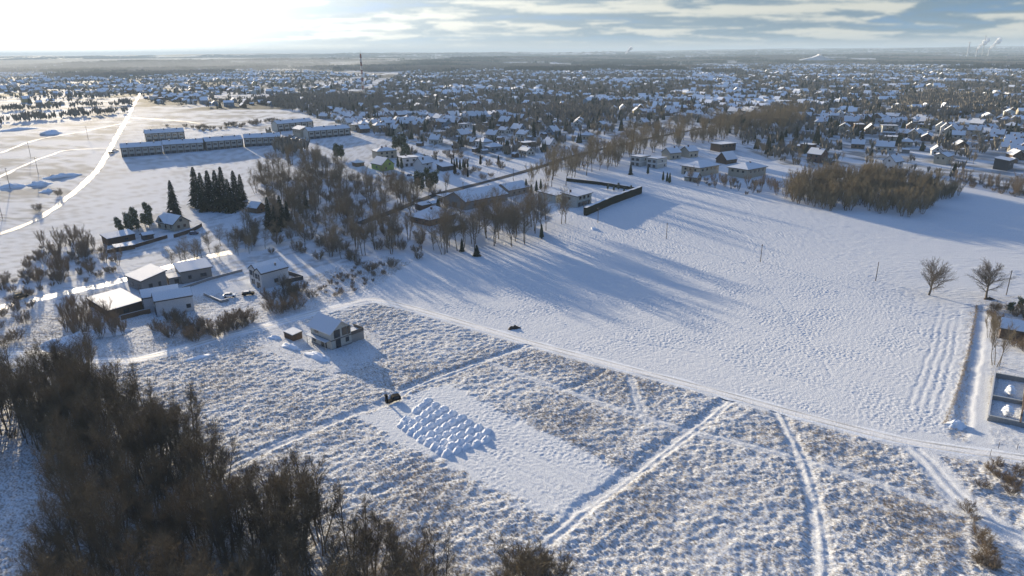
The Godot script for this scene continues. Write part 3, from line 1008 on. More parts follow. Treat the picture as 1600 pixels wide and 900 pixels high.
func rail(o: Node3D, a: Vector2, b: Vector2, height: float, m := "pale_wall") -> void:
	var p := on(a) - o.position
	var q := on(b) - o.position
	var g := Geo.new()
	var d := (q - p)
	var bs := Basis(Vector3.UP, atan2(-d.z, d.x))
	g.box((p + q) / 2.0 + Vector3(0, height / 2.0 - 0.2, 0), Vector3(d.length(), height + 0.4, 0.25), bs)
	var w := part("wall", g.done(), M.concrete, o)
	var s := Geo.new()
	s.box((p + q) / 2.0 + Vector3(0, height + 0.09, 0), Vector3(d.length() + 0.2, 0.16, 0.34), bs)
	part("coping", s.done(), M[m], w)


func bed_yard() -> void:
	var a := Vector2(122.3, -158.9)
	var b := Vector2(105.1, -135.4)
	var c := Vector2(114.5, -129.6)
	var d := Vector2(134.4, -152.0)
	var e := Vector2(113.0, -146.2)
	var f := Vector2(123.7, -139.9)
	var o := thing("walled_yard", "low walled garden yard with pale copings at the right edge", "yard wall", on(a))
	rail(o, a, b, 1.1, "white_wall")
	rail(o, b, c, 1.1)
	rail(o, a, d, 1.1)
	rail(o, e, f, 0.9)
	rail(o, Vector2(116.5, -140.7), Vector2(127.2, -154.8), 1.3, "wood_wall")
	rail(o, Vector2(109.9, -132.3), Vector2(116.0, -140.0), 1.3, "wood_wall")
	var spots := [Vector2(118.7, -148.2), Vector2(110.8, -137.5)]
	for i in 2:
		var t := thing("snowy_shrub", ["round clipped shrub under tiers of snow in the upper walled bed", "round clipped shrub under tiers of snow in the lower walled bed"][i], "shrub", on(spots[i]))
		for k in 6:
			var g := Geo.new()
			var r := 1.25 - absf(k - 2.2) * 0.2
			var y := 0.35 + k * 0.42
			var pts := []
			for q in 9:
				var an := TAU * q / 9.0
				pts.append(Vector3(cos(an), 0, -sin(an)) * r * (1.0 + 0.22 * noise.get_noise_2d(q * 2.1, k * 4.0 + i * 7.0)) + Vector3(0, y + 0.1 * noise.get_noise_2d(q * 1.3, k + 30.0), 0))
			var top := Vector3(0, y + 0.28, 0)
			for q in 9:
				g.tri(pts[q], pts[(q + 1) % 9], top)
				g.tri(pts[(q + 1) % 9], pts[q], Vector3(0, y - 0.25, 0))
			part("snow_tier", g.done(), M.snow, t)
		post(t, "stem", Vector3(0, -0.2, 0), Vector3(0, 2.6, 0), 0.12, "bark")


func make_mid_buildings() -> void:
	# along the asphalt road
	building("barn", "long grey barn with a wide blue snowy roof along the asphalt road", "barn", Vector2(-24.0, -358.6), 45, -1, 31, 18, 4.4, 4.0, "gable", "grey_wall", {"wins": row_of("+z", 4, 6.0, 2.2, 1.4, 1.0), "doors": [["-x", 0.0, 3.2, 3.4]]})
	building("barn_annex", "smaller snowy roofed annex at the far end of the long grey barn", "barn", Vector2(-1.4, -387.2), 45, -1, 17, 12, 3.6, 2.8, "gable", "grey_wall", {"wins": row_of("+z", 3, 4.0, 1.9, 1.2, 1.0)})
	building("hipped_house", "large house with a broad hipped snowy roof behind the bare shrubs", "house", Vector2(-39.7, -329.0), 50, -1, 18, 14, 3.0, 4.2, "hip", "brick_wall", {"over": 0.8, "wins": row_of("+z", 3, 4.5, 1.6, 1.3, 1.2) + row_of("-x", 2, 4.5, 1.6, 1.3, 1.2), "chimneys": [[-2.5, 1.5, 7.0]]})
	building("garage", "red walled garage with a flat snowy roof beside the hipped house", "garage", Vector2(-46.9, -357.9), 45, -1, 9, 6, 2.8, 0.3, "mono", "brick_wall", {"doors": [["-x", 0, 2.2, 2.6]]})
	building("garage", "small white garage with snowy roof between hipped house and barn", "garage", Vector2(-41.9, -361.7), 45, -1, 5, 5, 2.8, 0.8, "gable", "white_wall", {"doors": [["-x", 0, 2.1, 2.4]]})
	building("garage", "pale flat roofed garage next to the long grey barn", "garage", Vector2(-36.9, -375.2), 45, -1, 8, 6, 3.0, 0.3, "mono", "pale_wall", {"doors": [["-x", 0, 2.2, 2.6]]})
	building("garage", "grey garage with snowy lid standing in front of the hipped house", "garage", Vector2(-28.5, -317.9), 50, -1, 8, 6, 2.6, 0.4, "mono", "brown_wall", {"doors": [["-x", 0, 2.1, 2.4]]})
	building("cream_house", "cream gabled house among the tall bare trees", "house", Vector2(-5.5, -336.0), -42, 1, 10, 9, 3.4, 3.6, "gable", "cream_wall", {"wins": [["+x", -1.8, 1.8, 1.1, 1.3], ["+x", 1.8, 1.8, 1.1, 1.3], ["+x", 0, 4.7, 1.0, 1.2], ["+z", 0, 1.8, 1.2, 1.2]], "chimneys": [[0, 0.6, 7.4]]})
	# the house inside the tall dark hedge
	building("hedged_house", "pale two storey flat roofed house inside the tall dark hedge", "house", Vector2(34.7, -362.2), 50, -1, 14, 10, 6.0, 0.9, "mono", "pale_wall", {"over": 0.7, "wins": row_of("+z", 3, 3.8, 4.7, 1.7, 1.3) + row_of("+z", 4, 3.0, 1.5, 2.2, 2.0) + [["-x", 0, 4.6, 1.6, 1.2]], "chimney": "brick_wall", "chimneys": [[-3.0, -2.0, 7.6]]})
	building("hedged_wing", "long low wing with sloping snowy roof left of the hedged house", "house", Vector2(24.1, -372.0), 50, -1, 9, 12, 4.2, 1.0, "mono", "pale_wall", {"over": 0.6, "wins": row_of("+z", 2, 4.0, 2.0, 1.6, 1.3)})
	fence("tall_hedge", "tall dark clipped hedge casting a long shadow on the field", [Vector2(37.6, -346.7), Vector2(54.1, -369.7), Vector2(74.4, -394.1)], 4.2, 1.6, "hedge")
	fence("back_hedge", "dark hedge behind the flat roofed pale house", [Vector2(75.2, -398.8), Vector2(54.6, -415.9), Vector2(34.2, -427.2)], 1.9, 1.2, "hedge")
	# houses beyond the wood
	building("green_house", "lime green gabled house beyond the bare wood", "house", Vector2(-85.7, -460.2), -48, 1, 13, 9.5, 4.2, 4.0, "gable", "green_wall", {"wins": [["+x", 1.4, 4.4, 1.2, 1.2], ["+x", -1.6, 1.8, 1.2, 1.3], ["+z", 0, 2.2, 1.2, 1.3]]})
	building("white_house", "white flat roofed two storey house right of the lime green one", "house", Vector2(-73.4, -472.3), 30, -1, 16, 10, 6.2, 0.3, "flat", "white_wall", {"over": 0.2, "wins": row_of("+z", 3, 4.6, 4.6, 1.5, 1.2) + row_of("+z", 4, 3.6, 1.6, 1.6, 1.8) + [["-x", 0, 4.6, 1.4, 1.2]], "chimneys": [[-3, -2, 7.0]]})
	building("two_storey_house", "grey two storey house with verandah roof behind the lime green one", "house", Vector2(-95.9, -500.5), 32, -1, 15, 10, 5.6, 2.0, "hip", "cream_wall", {"wins": row_of("+z", 3, 4.0, 4.4, 1.2, 1.2) + row_of("+z", 3, 4.0, 1.6, 1.5, 1.6), "chimneys": [[-2, 1, 8.2], [2.0, -1, 8.2]]})
	building("black_roofed_house", "white gabled house with a tall dark chimney left of thuja row", "house", Vector2(-52.7, -465.2), 50, 1, 9, 8, 5.0, 3.6, "gable", "white_wall", {"wins": [["+x", 0, 5.6, 1.1, 1.1], ["+z", -2, 1.6, 1.4, 1.4], ["+z", 2, 1.6, 1.4, 1.4], ["+z", 0, 4.2, 1.3, 1.0]], "chimney": "dark_wall", "chimneys": [[-2.0, 2.0, 8.0]]})
	building("house_annex", "low snowy roofed annex attached right of the tall chimney house", "house", Vector2(-45.2, -458.7), 40, -1, 9, 7, 2.8, 1.2, "mono", "dark_wall", {"wins": [["+z", 0, 1.6, 1.6, 1.2]]})
	building("summer_house", "small summer house with pyramid roof left of the lime green house", "pavilion", Vector2(-105.9, -475.7), 40, -1, 6, 6, 2.4, 1.8, "hip", "wood_wall", {"wins": [["+z", 0, 1.4, 1.0, 1.0]]})
	# right of the tree belt, at the top of the field
	for i in 2:
		var hh := building("cube_house", ["pale boxy two storey house, left of the modern pair above the field", "pale boxy two storey house, right of the modern pair above the field"][i], "house", [Vector2(87.1, -468.7), Vector2(97.0, -461.9)][i], 42, -1, 11, 8.5, 6.4, 0.3, "flat", "pale_wall",
			{"over": 0.1, "frame": "white_frame", "wins": [["-x", -2.0, 4.7, 2.6, 1.9], ["-x", 2.0, 4.7, 2.4, 1.9], ["-x", -2.0, 1.6, 2.6, 2.0], ["-x", 2.0, 1.6, 2.4, 2.0], ["+z", 0, 4.7, 1.4, 1.4], ["+z", 3, 1.6, 1.4, 1.4]]})
		part("floor_band", box_mesh(Vector3(11.1, 0.35, 8.6)), M.white_frame, hh, Vector3(0, 3.2, 0))
	building("villa", "pale villa with broad hipped roof behind two thujas above the field", "house", Vector2(118.4, -435.4), 38, -1, 20, 14, 5.6, 3.0, "hip", "cream_wall", {"over": 0.9, "wins": row_of("-x", 3, 3.8, 4.2, 1.4, 1.2) + row_of("-x", 3, 3.8, 1.6, 1.6, 1.6) + row_of("+z", 4, 4.4, 4.2, 1.4, 1.2)})
	building("villa", "pale villa with two hipped roofs right of the field corner shrubs", "house", Vector2(146.6, -428.9), 38, -1, 20, 14, 5.6, 3.0, "hip", "cream_wall", {"over": 0.9, "wins": row_of("-x", 3, 3.8, 4.2, 1.4, 1.2) + row_of("+z", 4, 4.4, 4.2, 1.4, 1.2), "chimneys": [[1.0, 1.0, 8.4]]})
	building("garden_shed", "small brown garden house with crossed gables at the field corner", "shed", Vector2(113.2, -421.0), -38, 1, 8, 6, 2.8, 2.4, "gable", "cream_wall", {"wins": [["+x", 0, 1.6, 1.2, 1.2]], "doors": [["+z", 0, 2.0, 1.0]]})
	building("semi_house", "cream semi detached house behind the boxy pair, left half", "house", Vector2(112.5, -492.5), 30, -1, 10, 9, 4.6, 3.2, "gable", "cream_wall", {"wins": row_of("+z", 2, 4.0, 1.7, 1.3, 1.3), "chimneys": [[2, 0.6, 8.0]]})
	building("semi_house", "cream semi detached house behind the boxy pair, right half", "house", Vector2(127.3, -499.1), 30, -1, 9, 9, 4.6, 3.0, "gable", "cream_wall", {"wins": row_of("+z", 2, 4.0, 1.7, 1.3, 1.3), "chimneys": [[-2, 0.6, 8.0]]})
	building("steep_house", "house with one steep snowy roof slope beside the right villa", "house", Vector2(147.3, -475.2), 35, -1, 11, 9, 3.0, 4.6, "gable", "brown_wall", {"wins": row_of("+z", 2, 4.0, 1.6, 1.2, 1.1)})
	building("flat_house", "dark flat roofed two storey house behind the villas", "house", Vector2(155.9, -520.8), 30, -1, 16, 10, 5.6, 0.3, "flat", "brown_wall", {"over": 0.8, "wins": row_of("+z", 4, 3.6, 4.2, 1.4, 1.2)})
	building("timber_house", "black and orange boxy house at the right edge above the field", "house", Vector2(320.8, -447.8), 40, -1, 12, 8, 6.2, 1.0, "mono", "dark_wall", {"wins": row_of("+z", 2, 3.6, 4.0, 1.4, 1.2)})
	building("orange_house", "beige two storey gabled house right behind the willow thicket", "house", Vector2(293.1, -467.6), 40, -1, 10, 8, 5.4, 2.0, "gable", "cream_wall", {"wins": [["-x", -1.6, 4.2, 1.0, 1.0], ["-x", 1.6, 4.2, 1.0, 1.0], ["+z", 0, 2.0, 1.4, 1.2]]})


func make_row_houses() -> void:
	var words := ["leftmost long row house block beside the bright lane", "second row house block from the bright lane", "third row house block, with sunny gap to its left", "fourth row house block, beside the parked cars"]
	var from := [Vector2(-288.9, -517.8), Vector2(-263.7, -531.0), Vector2(-236.8, -543.5), Vector2(-212.7, -559.6)]
	var to := [Vector2(-264.2, -531.1), Vector2(-237.8, -543.5), Vector2(-213.2, -559.7), Vector2(-185.9, -569.0)]
	for i in 4:
		row_block(words[i], from[i], to[i], 6)
	row_block("cream row house block with seven bays right of the car park", Vector2(-170.9, -593.8), Vector2(-140.4, -617.9), 7)
	row_block("row house block farther back behind the car park", Vector2(-212.2, -642.7), Vector2(-187.0, -670.5), 6)
	row_block("back row house block showing only its roof behind the first blocks", Vector2(-304.6, -586.6), Vector2(-278.4, -602.3), 6)
	building("hall", "cream gabled end building left of the seven bay block", "building", Vector2(-180.5, -604.8), -50, 1, 16, 11, 6.4, 2.2, "gable", "cream_wall", {"wins": row_of("+z", 4, 3.6, 4.6, 1.6, 1.4)})


func row_block(label: String, a: Vector2, b: Vector2, bays: int) -> void:
	var d := b - a
	var l := d.length() - 0.8
	var w := 11.0
	var turn := atan2(-d.y, d.x)
	var bs := Basis(Vector3.UP, turn)
	var mid := on((a + b) / 2.0) - bs * Vector3(0, 0, w / 2.0)
	mid.y = minf(on(a).y, on(b).y)
	var o := thing("row_house_block", label, "row houses", mid, turn, "row houses with blue snowy roofs")
	var e := 6.6
	part("wall", wall_shape(l, w, e, 2.6, "gable"), M.pale_wall, o)
	var roof := part("roof", roof_shape(l, w, e, 2.6, "gable", 0.35, 0.3, 0.3), M.edge, o)
	part("snow_cover", roof_shape(l, w, e, 2.6, "gable", 0.28, 0.16, 0.48), M.roof_snow, roof)
	part("plinth", box_mesh(Vector3(l + 0.06, 2.5, 0.2)), M.grey_wall, o, Vector3(0, 0.9, w / 2.0))
	for i in bays + 1:
		part("divider", box_mesh(Vector3(0.35, e + 0.4, 0.9)), M.brown_wall, o, Vector3(-l / 2.0 + 0.1 + (l - 0.2) * i / bays, e / 2.0, w / 2.0 + 0.4))
		if i % 2 == 1:
			var ch := part("chimney", box_mesh(Vector3(0.7, 1.6, 1.2)), M.dark_wall, o, Vector3(-l / 2.0 + l * i / bays, e + 2.6, 1.0))
			part("snow_cap", box_mesh(Vector3(0.8, 0.15, 1.3)), M.roof_snow, ch, Vector3(0, 0.88, 0))
	for i in bays:
		var u := -l / 2.0 + l * (i + 0.5) / bays
		var t := Transform3D(Basis(), Vector3(0, 0, w / 2.0))
		window(o, t, u, 4.6, l / bays * 0.55, 1.5, "white_frame")
		window(o, Transform3D(Basis(), Vector3(0, 0, w / 2.0 + 0.1)), u, 1.1, l / bays * 0.5, 1.9)
		if i % 2 == 0:
			part("skylight", box_mesh(Vector3(0.9, 0.2, 1.2)), M.glass, o, Vector3(u, e + 1.35, 3.2)).rotation.x = atan2(2.6, 5.5)


# ------------------------------------------------------------------ the suburb
var suburb := [Vector2(-251.5, -853.2), Vector2(-174.2, -692.5), Vector2(-137.9, -638.5), Vector2(-83.2, -576.9), Vector2(-37.6, -523.3), Vector2(0.7, -492.1), Vector2(24.8, -526.1), Vector2(51.8, -558.8), Vector2(114.4, -624.7), Vector2(188.6, -690.9), Vector2(189.1, -590.8), Vector2(178.8, -525.1), Vector2(186.5, -462.9), Vector2(213.9, -461.9), Vector2(249.4, -448.3), Vector2(270.5, -421.1), Vector2(294.4, -393.5), Vector2(321.0, -380.4), Vector2(2088.7, -2455.0), Vector2(2077.4, -2932.8), Vector2(1791.1, -3371.3), Vector2(1337.9, -3771.8), Vector2(627.1, -3512.3), Vector2(7.6, -3430.1), Vector2(-424.1, -3051.6), Vector2(-301.7, -1720.1), Vector2(-253.2, -1193.4)]
var left_town := [Vector2(-982.0, -1284.5), Vector2(-644.2, -974.3), Vector2(-633.4, -1076.8), Vector2(-649.2, -1242.9), Vector2(-545.8, -1067.2), Vector2(-389.1, -926.8), Vector2(-319.3, -942.3), Vector2(-303.9, -1069.3), Vector2(-299.0, -1413.7), Vector2(-386.5, -2211.0), Vector2(-828.4, -2956.1), Vector2(-2053.0, -4181.8), Vector2(-2899.8, -4128.8), Vector2(-2706.9, -3499.3)]
var occupied := []


func free_of(p: Vector2, r: float) -> bool:
	for o in occupied:
		if p.distance_to(o[0]) < r + o[1]:
			return false
	return true


func in_frame(p: Vector2) -> bool:
	return -p.y > 60.0 and absf(p.x) < 0.80 * -p.y + 12.0


func far_house(g: Geo, p: Vector3, turn: float, l: float, w: float, e: float, r: float, wall: Color) -> void:
	var b := Basis(Vector3.UP, turn)
	var q := []
	for i in 4:
		var x: float = l / 2 if i in [1, 2] else -l / 2
		var z: float = w / 2 if i < 2 else -w / 2
		q.append(p + b * Vector3(x, -1, z))
	g.tint = wall
	var up := Vector3(0, e + 1, 0)
	for i in 4:
		g.quad(q[i], q[(i + 1) % 4], q[(i + 1) % 4] + up, q[i] + up)
	var r0 := p + b * Vector3(-l / 2, e + r, 0)
	var r1 := p + b * Vector3(l / 2, e + r, 0)
	if r > 0.6:
		g.tri(q[1] + up, q[2] + up, r1)
		g.tri(q[3] + up, q[0] + up, r0)
	g.tint = Color(0.83, 0.86, 0.90)
	var o := b * Vector3(0, -0.15, 0.4)
	var o2 := b * Vector3(0, -0.15, -0.4)
	g.quad(q[0] + up + o, q[1] + up + o, r1 + Vector3(0, 0.15, 0), r0 + Vector3(0, 0.15, 0))
	g.quad(q[2] + up + o2, q[3] + up + o2, r0 + Vector3(0, 0.15, 0), r1 + Vector3(0, 0.15, 0))


func make_suburb() -> void:
	for o in get_children():
		if o.has_meta("category") and o is Node3D and o.get_child_count() > 0:
			occupied.append([Vector2(o.position.x, o.position.z), 15.0 if not str(o.name).begins_with("row") else 22.0])
	rng.seed = 21
	var lots := []
	for area_no in 2:
		var area: Array = [suburb, left_town][area_no]
		var poly := PackedVector2Array(area)
		var lo := Vector2(1e9, 1e9)
		var hi := -lo
		for p in area:
			lo = lo.min(p)
			hi = hi.max(p)
		var u := Vector2(cos(deg_to_rad(-33)), -sin(deg_to_rad(-33)))
		var v := Vector2(-u.y, u.x)
		var reach := int(lo.distance_to(hi) / 22.0) + 2
		for i in range(-reach, reach):
			for j in range(-reach, reach):
				var p := u * (i * 21.0) + v * (j * 26.0 + (5.0 if j % 2 else -3.5)) + (lo + hi) / 2.0
				p += Vector2(broad.get_noise_2d(p.x * 0.0016, p.y * 0.0016), broad.get_noise_2d(p.x * 0.0016 + 70, p.y * 0.0016)) * 190.0
				p += Vector2(rng.randf_range(-7, 7), rng.randf_range(-8, 8))
				var r := rng.randf()
				if not in_frame(p) or not Geometry2D.is_point_in_polygon(p, poly):
					continue
				var gap := broad.get_noise_2d(p.x * 0.003 + 9, p.y * 0.003)
				if r > (0.9 if area_no == 0 else 0.7) or gap > (0.30 if area_no == 0 else 0.12) or belt_distance(p) < 16.0:
					continue
				lots.append(p)
	lots.sort_custom(func(a, b): return a.length() < b.length())
	var walls := ["white_wall", "cream_wall", "grey_wall", "brick_wall", "yellow_wall", "brown_wall", "pale_wall", "wood_wall", "blue_wall", "dark_wall"]
	var words := ["white", "cream", "grey", "brick red", "ochre", "dark brown", "pale", "timber brown", "grey blue", "black"]
	var rest := Geo.new()
	var named := []
	for p in lots:
		var near: float = p.length()
		if named.size() < 285 and not free_of(p, 3.0):
			continue
		var k: int = [0, 0, 1, 1, 1, 2, 3, 4, 5, 6, 6, 7, 8, 2][rng.randi() % 14]
		var turn := deg_to_rad(-36.0 + 45.0 * broad.get_noise_2d(p.x * 0.004, p.y * 0.004) + (90.0 if rng.randf() < 0.4 else 0.0))
		var l: float = snappedf(rng.randf_range(8, 13), 1.5)
		var w: float = snappedf(rng.randf_range(6.6, 9), 1.0)
		var kind: String = ["gable", "gable", "gable", "gable", "hip", "flat"][rng.randi() % 6]
		var eave: float = [3.0, 3.4, 5.4, 3.2][rng.randi() % 4]
		var rise: float = {"gable": snappedf(w * rng.randf_range(0.32, 0.52), 0.5), "hip": 2.6, "flat": 0.2}[kind]
		if named.size() < 285:
			named.append({"p": p, "k": k, "kind": kind, "two": eave > 5.0, "turn": turn, "l": l, "w": w, "eave": eave, "rise": rise})
		else:
			far_house(rest, on(p), turn, l, w, eave, rise if kind != "hip" else rise, M[walls[k]].albedo_color.srgb_to_linear() * 0.9)
			if rng.randf() < 0.35:
				var q: Vector2 = p + Vector2(rng.randf_range(-14, 14), rng.randf_range(8, 14))
				far_house(rest, on(q), turn, 6.0, 4.0, 2.3, 0.9, Color(0.12, 0.09, 0.07))
	# put the near ones in lines so that each can be told by its place in its line
	var places := ["behind the willow thicket", "right of the tree belt", "behind the tree belt", "around the lime green house", "below the red mast"]
	var groups := [[], [], [], [], []]
	for a in named:
		var d: float = -a.p.y
		var b: float = atan2(a.p.x, d)
		groups[(0 if b > 0.40 else 1) if b > 0.2 and d < 760.0 - 300.0 * maxf(0.0, 0.40 - b) * 3.0 else 2 if b > 0.03 else 3 if d < 760.0 else 4].append(a)
	for gi in 5:
		var gr: Array = groups[gi]
		for line in range(0, gr.size(), 14):
			var row := gr.slice(line, line + 14)
			row.sort_custom(func(a, b): return atan2(a.p.x, -a.p.y) < atan2(b.p.x, -b.p.y))
			for i in row.size():
				var a = row[i]
				var shape: String = {"gable": "gabled house", "hip": "hip roofed house", "flat": "flat roofed house"}[a.kind]
				var label := "%s %s, %s from left, %s row %s" % [words[a.k], shape, nth(i), nth(line / 14), places[gi]]
				var at := on(a.p)
				var h := thing("suburb_house", label, "house", at, a.turn, "houses of the suburb")
				var o := {"over": 0.4}
				if a.p.length() < 900.0:
					var wins := row_of("+z", 2 + int(a.l > 11.0), a.l / 3.2, 1.6, 1.3, 1.2) + row_of("+x" if a.turn < 0.0 else "-x", 2, a.w / 2.4, 1.6, 1.2, 1.2)
					if a.two:
						wins += row_of("+z", 2, a.l / 2.6, 4.2, 1.3, 1.2)
					if a.kind == "gable":
						wins += row_of("+x" if a.turn < 0.0 else "-x", 1, 1.0, a.eave + 0.7, 1.1, 1.1)
					o.wins = wins
				if a.kind != "flat" and a.p.length() < 1100.0:
					o.chimneys = [[a.l * 0.15, 0.5, a.eave + a.rise + 0.2]]
				fit_out(h, a.l, a.w, a.eave, a.rise, a.kind, walls[a.k], o)
				occupied.append([a.p, 8.0])
	for i in 130:  # garden sheds among the nearest houses
		var a = named[i]
		var q: Vector2 = a.p + Vector2(rng.randf_range(-13, 13), rng.randf_range(9, 15))
		if not free_of(q, 3.0):
			continue
		var s := thing("garden_shed", "small snow topped garden shed among the suburb houses", "shed", on(q), a.turn, "garden sheds of the suburb")
		fit_out(s, 5.0, 3.5, 2.2, 0.8, "gable", ["brown_wall", "wood_wall", "grey_wall"][i % 3], {"over": 0.25})
		occupied.append([q, 3.5])
	whole("far_suburb", rest.done(), M.far_house, "distant mass of snow roofed houses reaching to the forest", "suburb", Vector3.ZERO, "", "stuff")
	print("lots ", lots.size(), " groups ", groups.map(func(a): return a.size()))


func belt_distance(p: Vector2) -> float:
	var best := 1e9
	for i in main_road.size() - 1:
		var q := Geometry2D.get_closest_point_to_segment(p, main_road[i], main_road[i + 1])
		best = minf(best, p.distance_to(q))
	return best


# ------------------------------------------------------------------ far away
func copies(called: String, m: Mesh, material: Material, places: Array, label: String, category: String, tints := []) -> void:
	var mm := MultiMesh.new()
	mm.transform_format = MultiMesh.TRANSFORM_3D
	mm.use_colors = tints.size() > 0
	mm.mesh = m
	mm.instance_count = places.size()
	for i in places.size():
		mm.set_instance_transform(i, places[i])
		if tints.size() > 0:
			mm.set_instance_color(i, tints[i])
	var o := MultiMeshInstance3D.new()
	o.name = numbered(called)
	o.multimesh = mm
	o.material_override = material
	add_child(o)
	tag(o, label, category, "", "stuff")


func spiky(seed_: int, count: int, wide: float, high: float, conifer: bool) -> ArrayMesh:
	var g := Geo.new()
	var r := RandomNumberGenerator.new()
	r.seed = seed_
	for i in count:
		var p := Vector3(r.randf_range(-1, 1), 0, r.randf_range(-1, 1)) * wide
		var h := high * r.randf_range(0.55, 1.0)
		var a := r.randf() * TAU
		var s := Vector3(cos(a), 0, sin(a)) * h * (0.20 if conifer else 0.16)
		var t := 0.75 + 0.5 * r.randf()
		g.tint = Color(0.06, 0.075, 0.05) * t if conifer else Color(t, t, t)
		if conifer:
			for q in 3:
				var b := Basis(Vector3.UP, q * PI / 3.0)
				g.tri(p - b * s, p + b * s, p + Vector3(0, h, 0))
		else:
			for q in 7:
				var b := Basis(Vector3.UP, r.randf() * TAU)
				var d := b * s * r.randf_range(0.4, 1.6) + Vector3(0, h * r.randf_range(0.6, 1.0), 0)
				var m := p + Vector3(0, h * r.randf_range(0.1, 0.4), 0)
				var e := b * Vector3(0.25, 0, 0.5)
				g.tri(m, p + d * 0.75 - e, p + d)
				g.tri(m, p + d, p + d * 0.7 + e)
	return g.done()


func make_far() -> void:
	rng.seed = 77
	var bare := []
	var dark := []
	for i in 60000:
		var d := 2300.0 + 8200.0 * pow(rng.randf(), 1.25)
		var b := rng.randf_range(-0.72, 0.72)
		var p := Vector2(d * tan(b), -d)
		var n := broad.get_noise_2d(p.x * 0.0007, p.y * 0.0005) + 0.4 * broad.get_noise_2d(p.x * 0.003, p.y * 0.003)
		var edge := lerpf(0.34, -0.12, smoothstep(2700.0, 3700.0, d)) - 0.18 * smoothstep(0.15, 0.6, b) * smoothstep(3000.0, 3600.0, d)
		if n < edge:
			continue
		var s := rng.randf_range(0.75, 1.25)
		var t := Transform3D(Basis(Vector3.UP, rng.randf() * TAU).scaled(Vector3(s * 1.3, s, s * 1.3)), on(p))
		if broad.get_noise_2d(p.x * 0.001 + 30, p.y * 0.001) > 0.02:
			dark.append(t)
		else:
			bare.append(t)
	copies("bare_forest", spiky(1, 16, 11.0, 16.0, false), M.far_twig, bare, "distant brown leafless woods below the horizon", "forest")
	copies("conifer_forest", spiky(2, 16, 11.0, 17.0, true), M.needles, dark, "distant dark conifer woods below the horizon", "forest")
	var mist := FogVolume.new()
	mist.name = "mist"
	mist.shape = RenderingServer.FOG_VOLUME_SHAPE_ELLIPSOID
	mist.size = Vector3(5600, 100, 7600)
	mist.position = Vector3(-2900, 12, -5200)
	var fm := FogMaterial.new()
	fm.density = 0.00045
	fm.albedo = Color(0.95, 0.96, 0.97)
	mist.material = fm
	add_child(mist)
	tag(mist, "pale sunlit morning mist over the far left town", "mist", "", "stuff")
	# the red and white mast
	var foot := on(Vector2(-237.2, -1156.2))
	var o := thing("lattice_mast", "tall red and white lattice mast rising above the suburb to the horizon", "mast", foot)
	var top := 66.0
	var secs := 11
	for k in secs:
		var g := Geo.new()
		var y0 := top * k / secs
		var y1 := top * (k + 1) / secs
		var r0 := lerpf(1.9, 0.8, float(k) / secs)
		var r1 := lerpf(1.9, 0.8, float(k + 1) / secs)
		for i in 3:
			var a := TAU * i / 3.0
			var a2 := TAU * (i + 1) / 3.0
			var p0 := Vector3(cos(a) * r0, y0, sin(a) * r0)
			var p1 := Vector3(cos(a) * r1, y1, sin(a) * r1)
			var q0 := Vector3(cos(a2) * r0, y0, sin(a2) * r0)
			var q1 := Vector3(cos(a2) * r1, y1, sin(a2) * r1)
			g.tube(p0, p1, 0.5, 0.5, 5)
			var ym := (p0 + p1) / 2.0
			var qm := (q0 + q1) / 2.0
			g.tube(p0, qm, 0.2, 0.2, 4)
			g.tube(qm, p1, 0.2, 0.2, 4)
			g.tube(p1, q1, 0.2, 0.2, 4)
			g.tube(ym, qm, 0.1, 0.1, 4)
		part("mast_section", g.done(), M.mast_red if k % 2 == 0 else M.mast_white, o)
	for k in 9:
		var a := TAU * k / 3.0 + 0.4
		part("antenna", box_mesh(Vector3(0.7, 2.6, 0.4)), M.mast_white if k < 6 else M.steel, o, Vector3(cos(a) * 1.5, 63.0 - (k / 3) * 5.0, sin(a) * 1.5))
	post(o, "spire", Vector3(0, 66, 0), Vector3(0, 72, 0), 0.2, "steel")
	building("mast_hut", "small pale equipment hut at the foot of the mast", "hut", Vector2(-216.0, -1089.2), -30, 1, 12, 7, 3.2, 0.3, "flat", "white_wall", {"doors": [["+z", 0, 2.0, 1.0]]})
	# the snowy slope hall, chimneys and steam on the right
	var s := thing("snow_slope_hall", "huge white snow slope hall on the hill before the horizon", "hall", on(Vector2(1815, -4300)), deg_to_rad(-8))
	var g2 := Geo.new()
	g2.slab([Vector3(-120, 12, 30), Vector3(-30, 30, 30), Vector3(-30, 30, -30), Vector3(-120, 12, -30)], 50.0)
	g2.slab([Vector3(-30, 30, 30), Vector3(5, 44, 30), Vector3(5, 44, -30), Vector3(-30, 30, -30)], 66.0)
	g2.slab([Vector3(5, 44, 40), Vector3(30, 30, 40), Vector3(30, 30, -40), Vector3(5, 44, -40)], 66.0)
	g2.slab([Vector3(30, 30, 40), Vector3(125, 8, 40), Vector3(125, 8, -40), Vector3(30, 30, -40)], 56.0)
	part("slope", g2.done(), M.roof_snow, s)
	part("tower", box_mesh(Vector3(14, 50, 50)), M.white_wall, s, Vector3(8, 22, 0))
	var stacks := [[1516, 118, 5.0, "white_wall", "white chimney left of the steam plumes on the right horizon"], [1539, 165, 3.0, "steel", "tall thin grey chimney between the steam plumes"], [1530, 60, 5.0, "steel", "short chimney under the left steam plume"], [1549, 62, 5.0, "steel", "short chimney under the right steam plume"]]
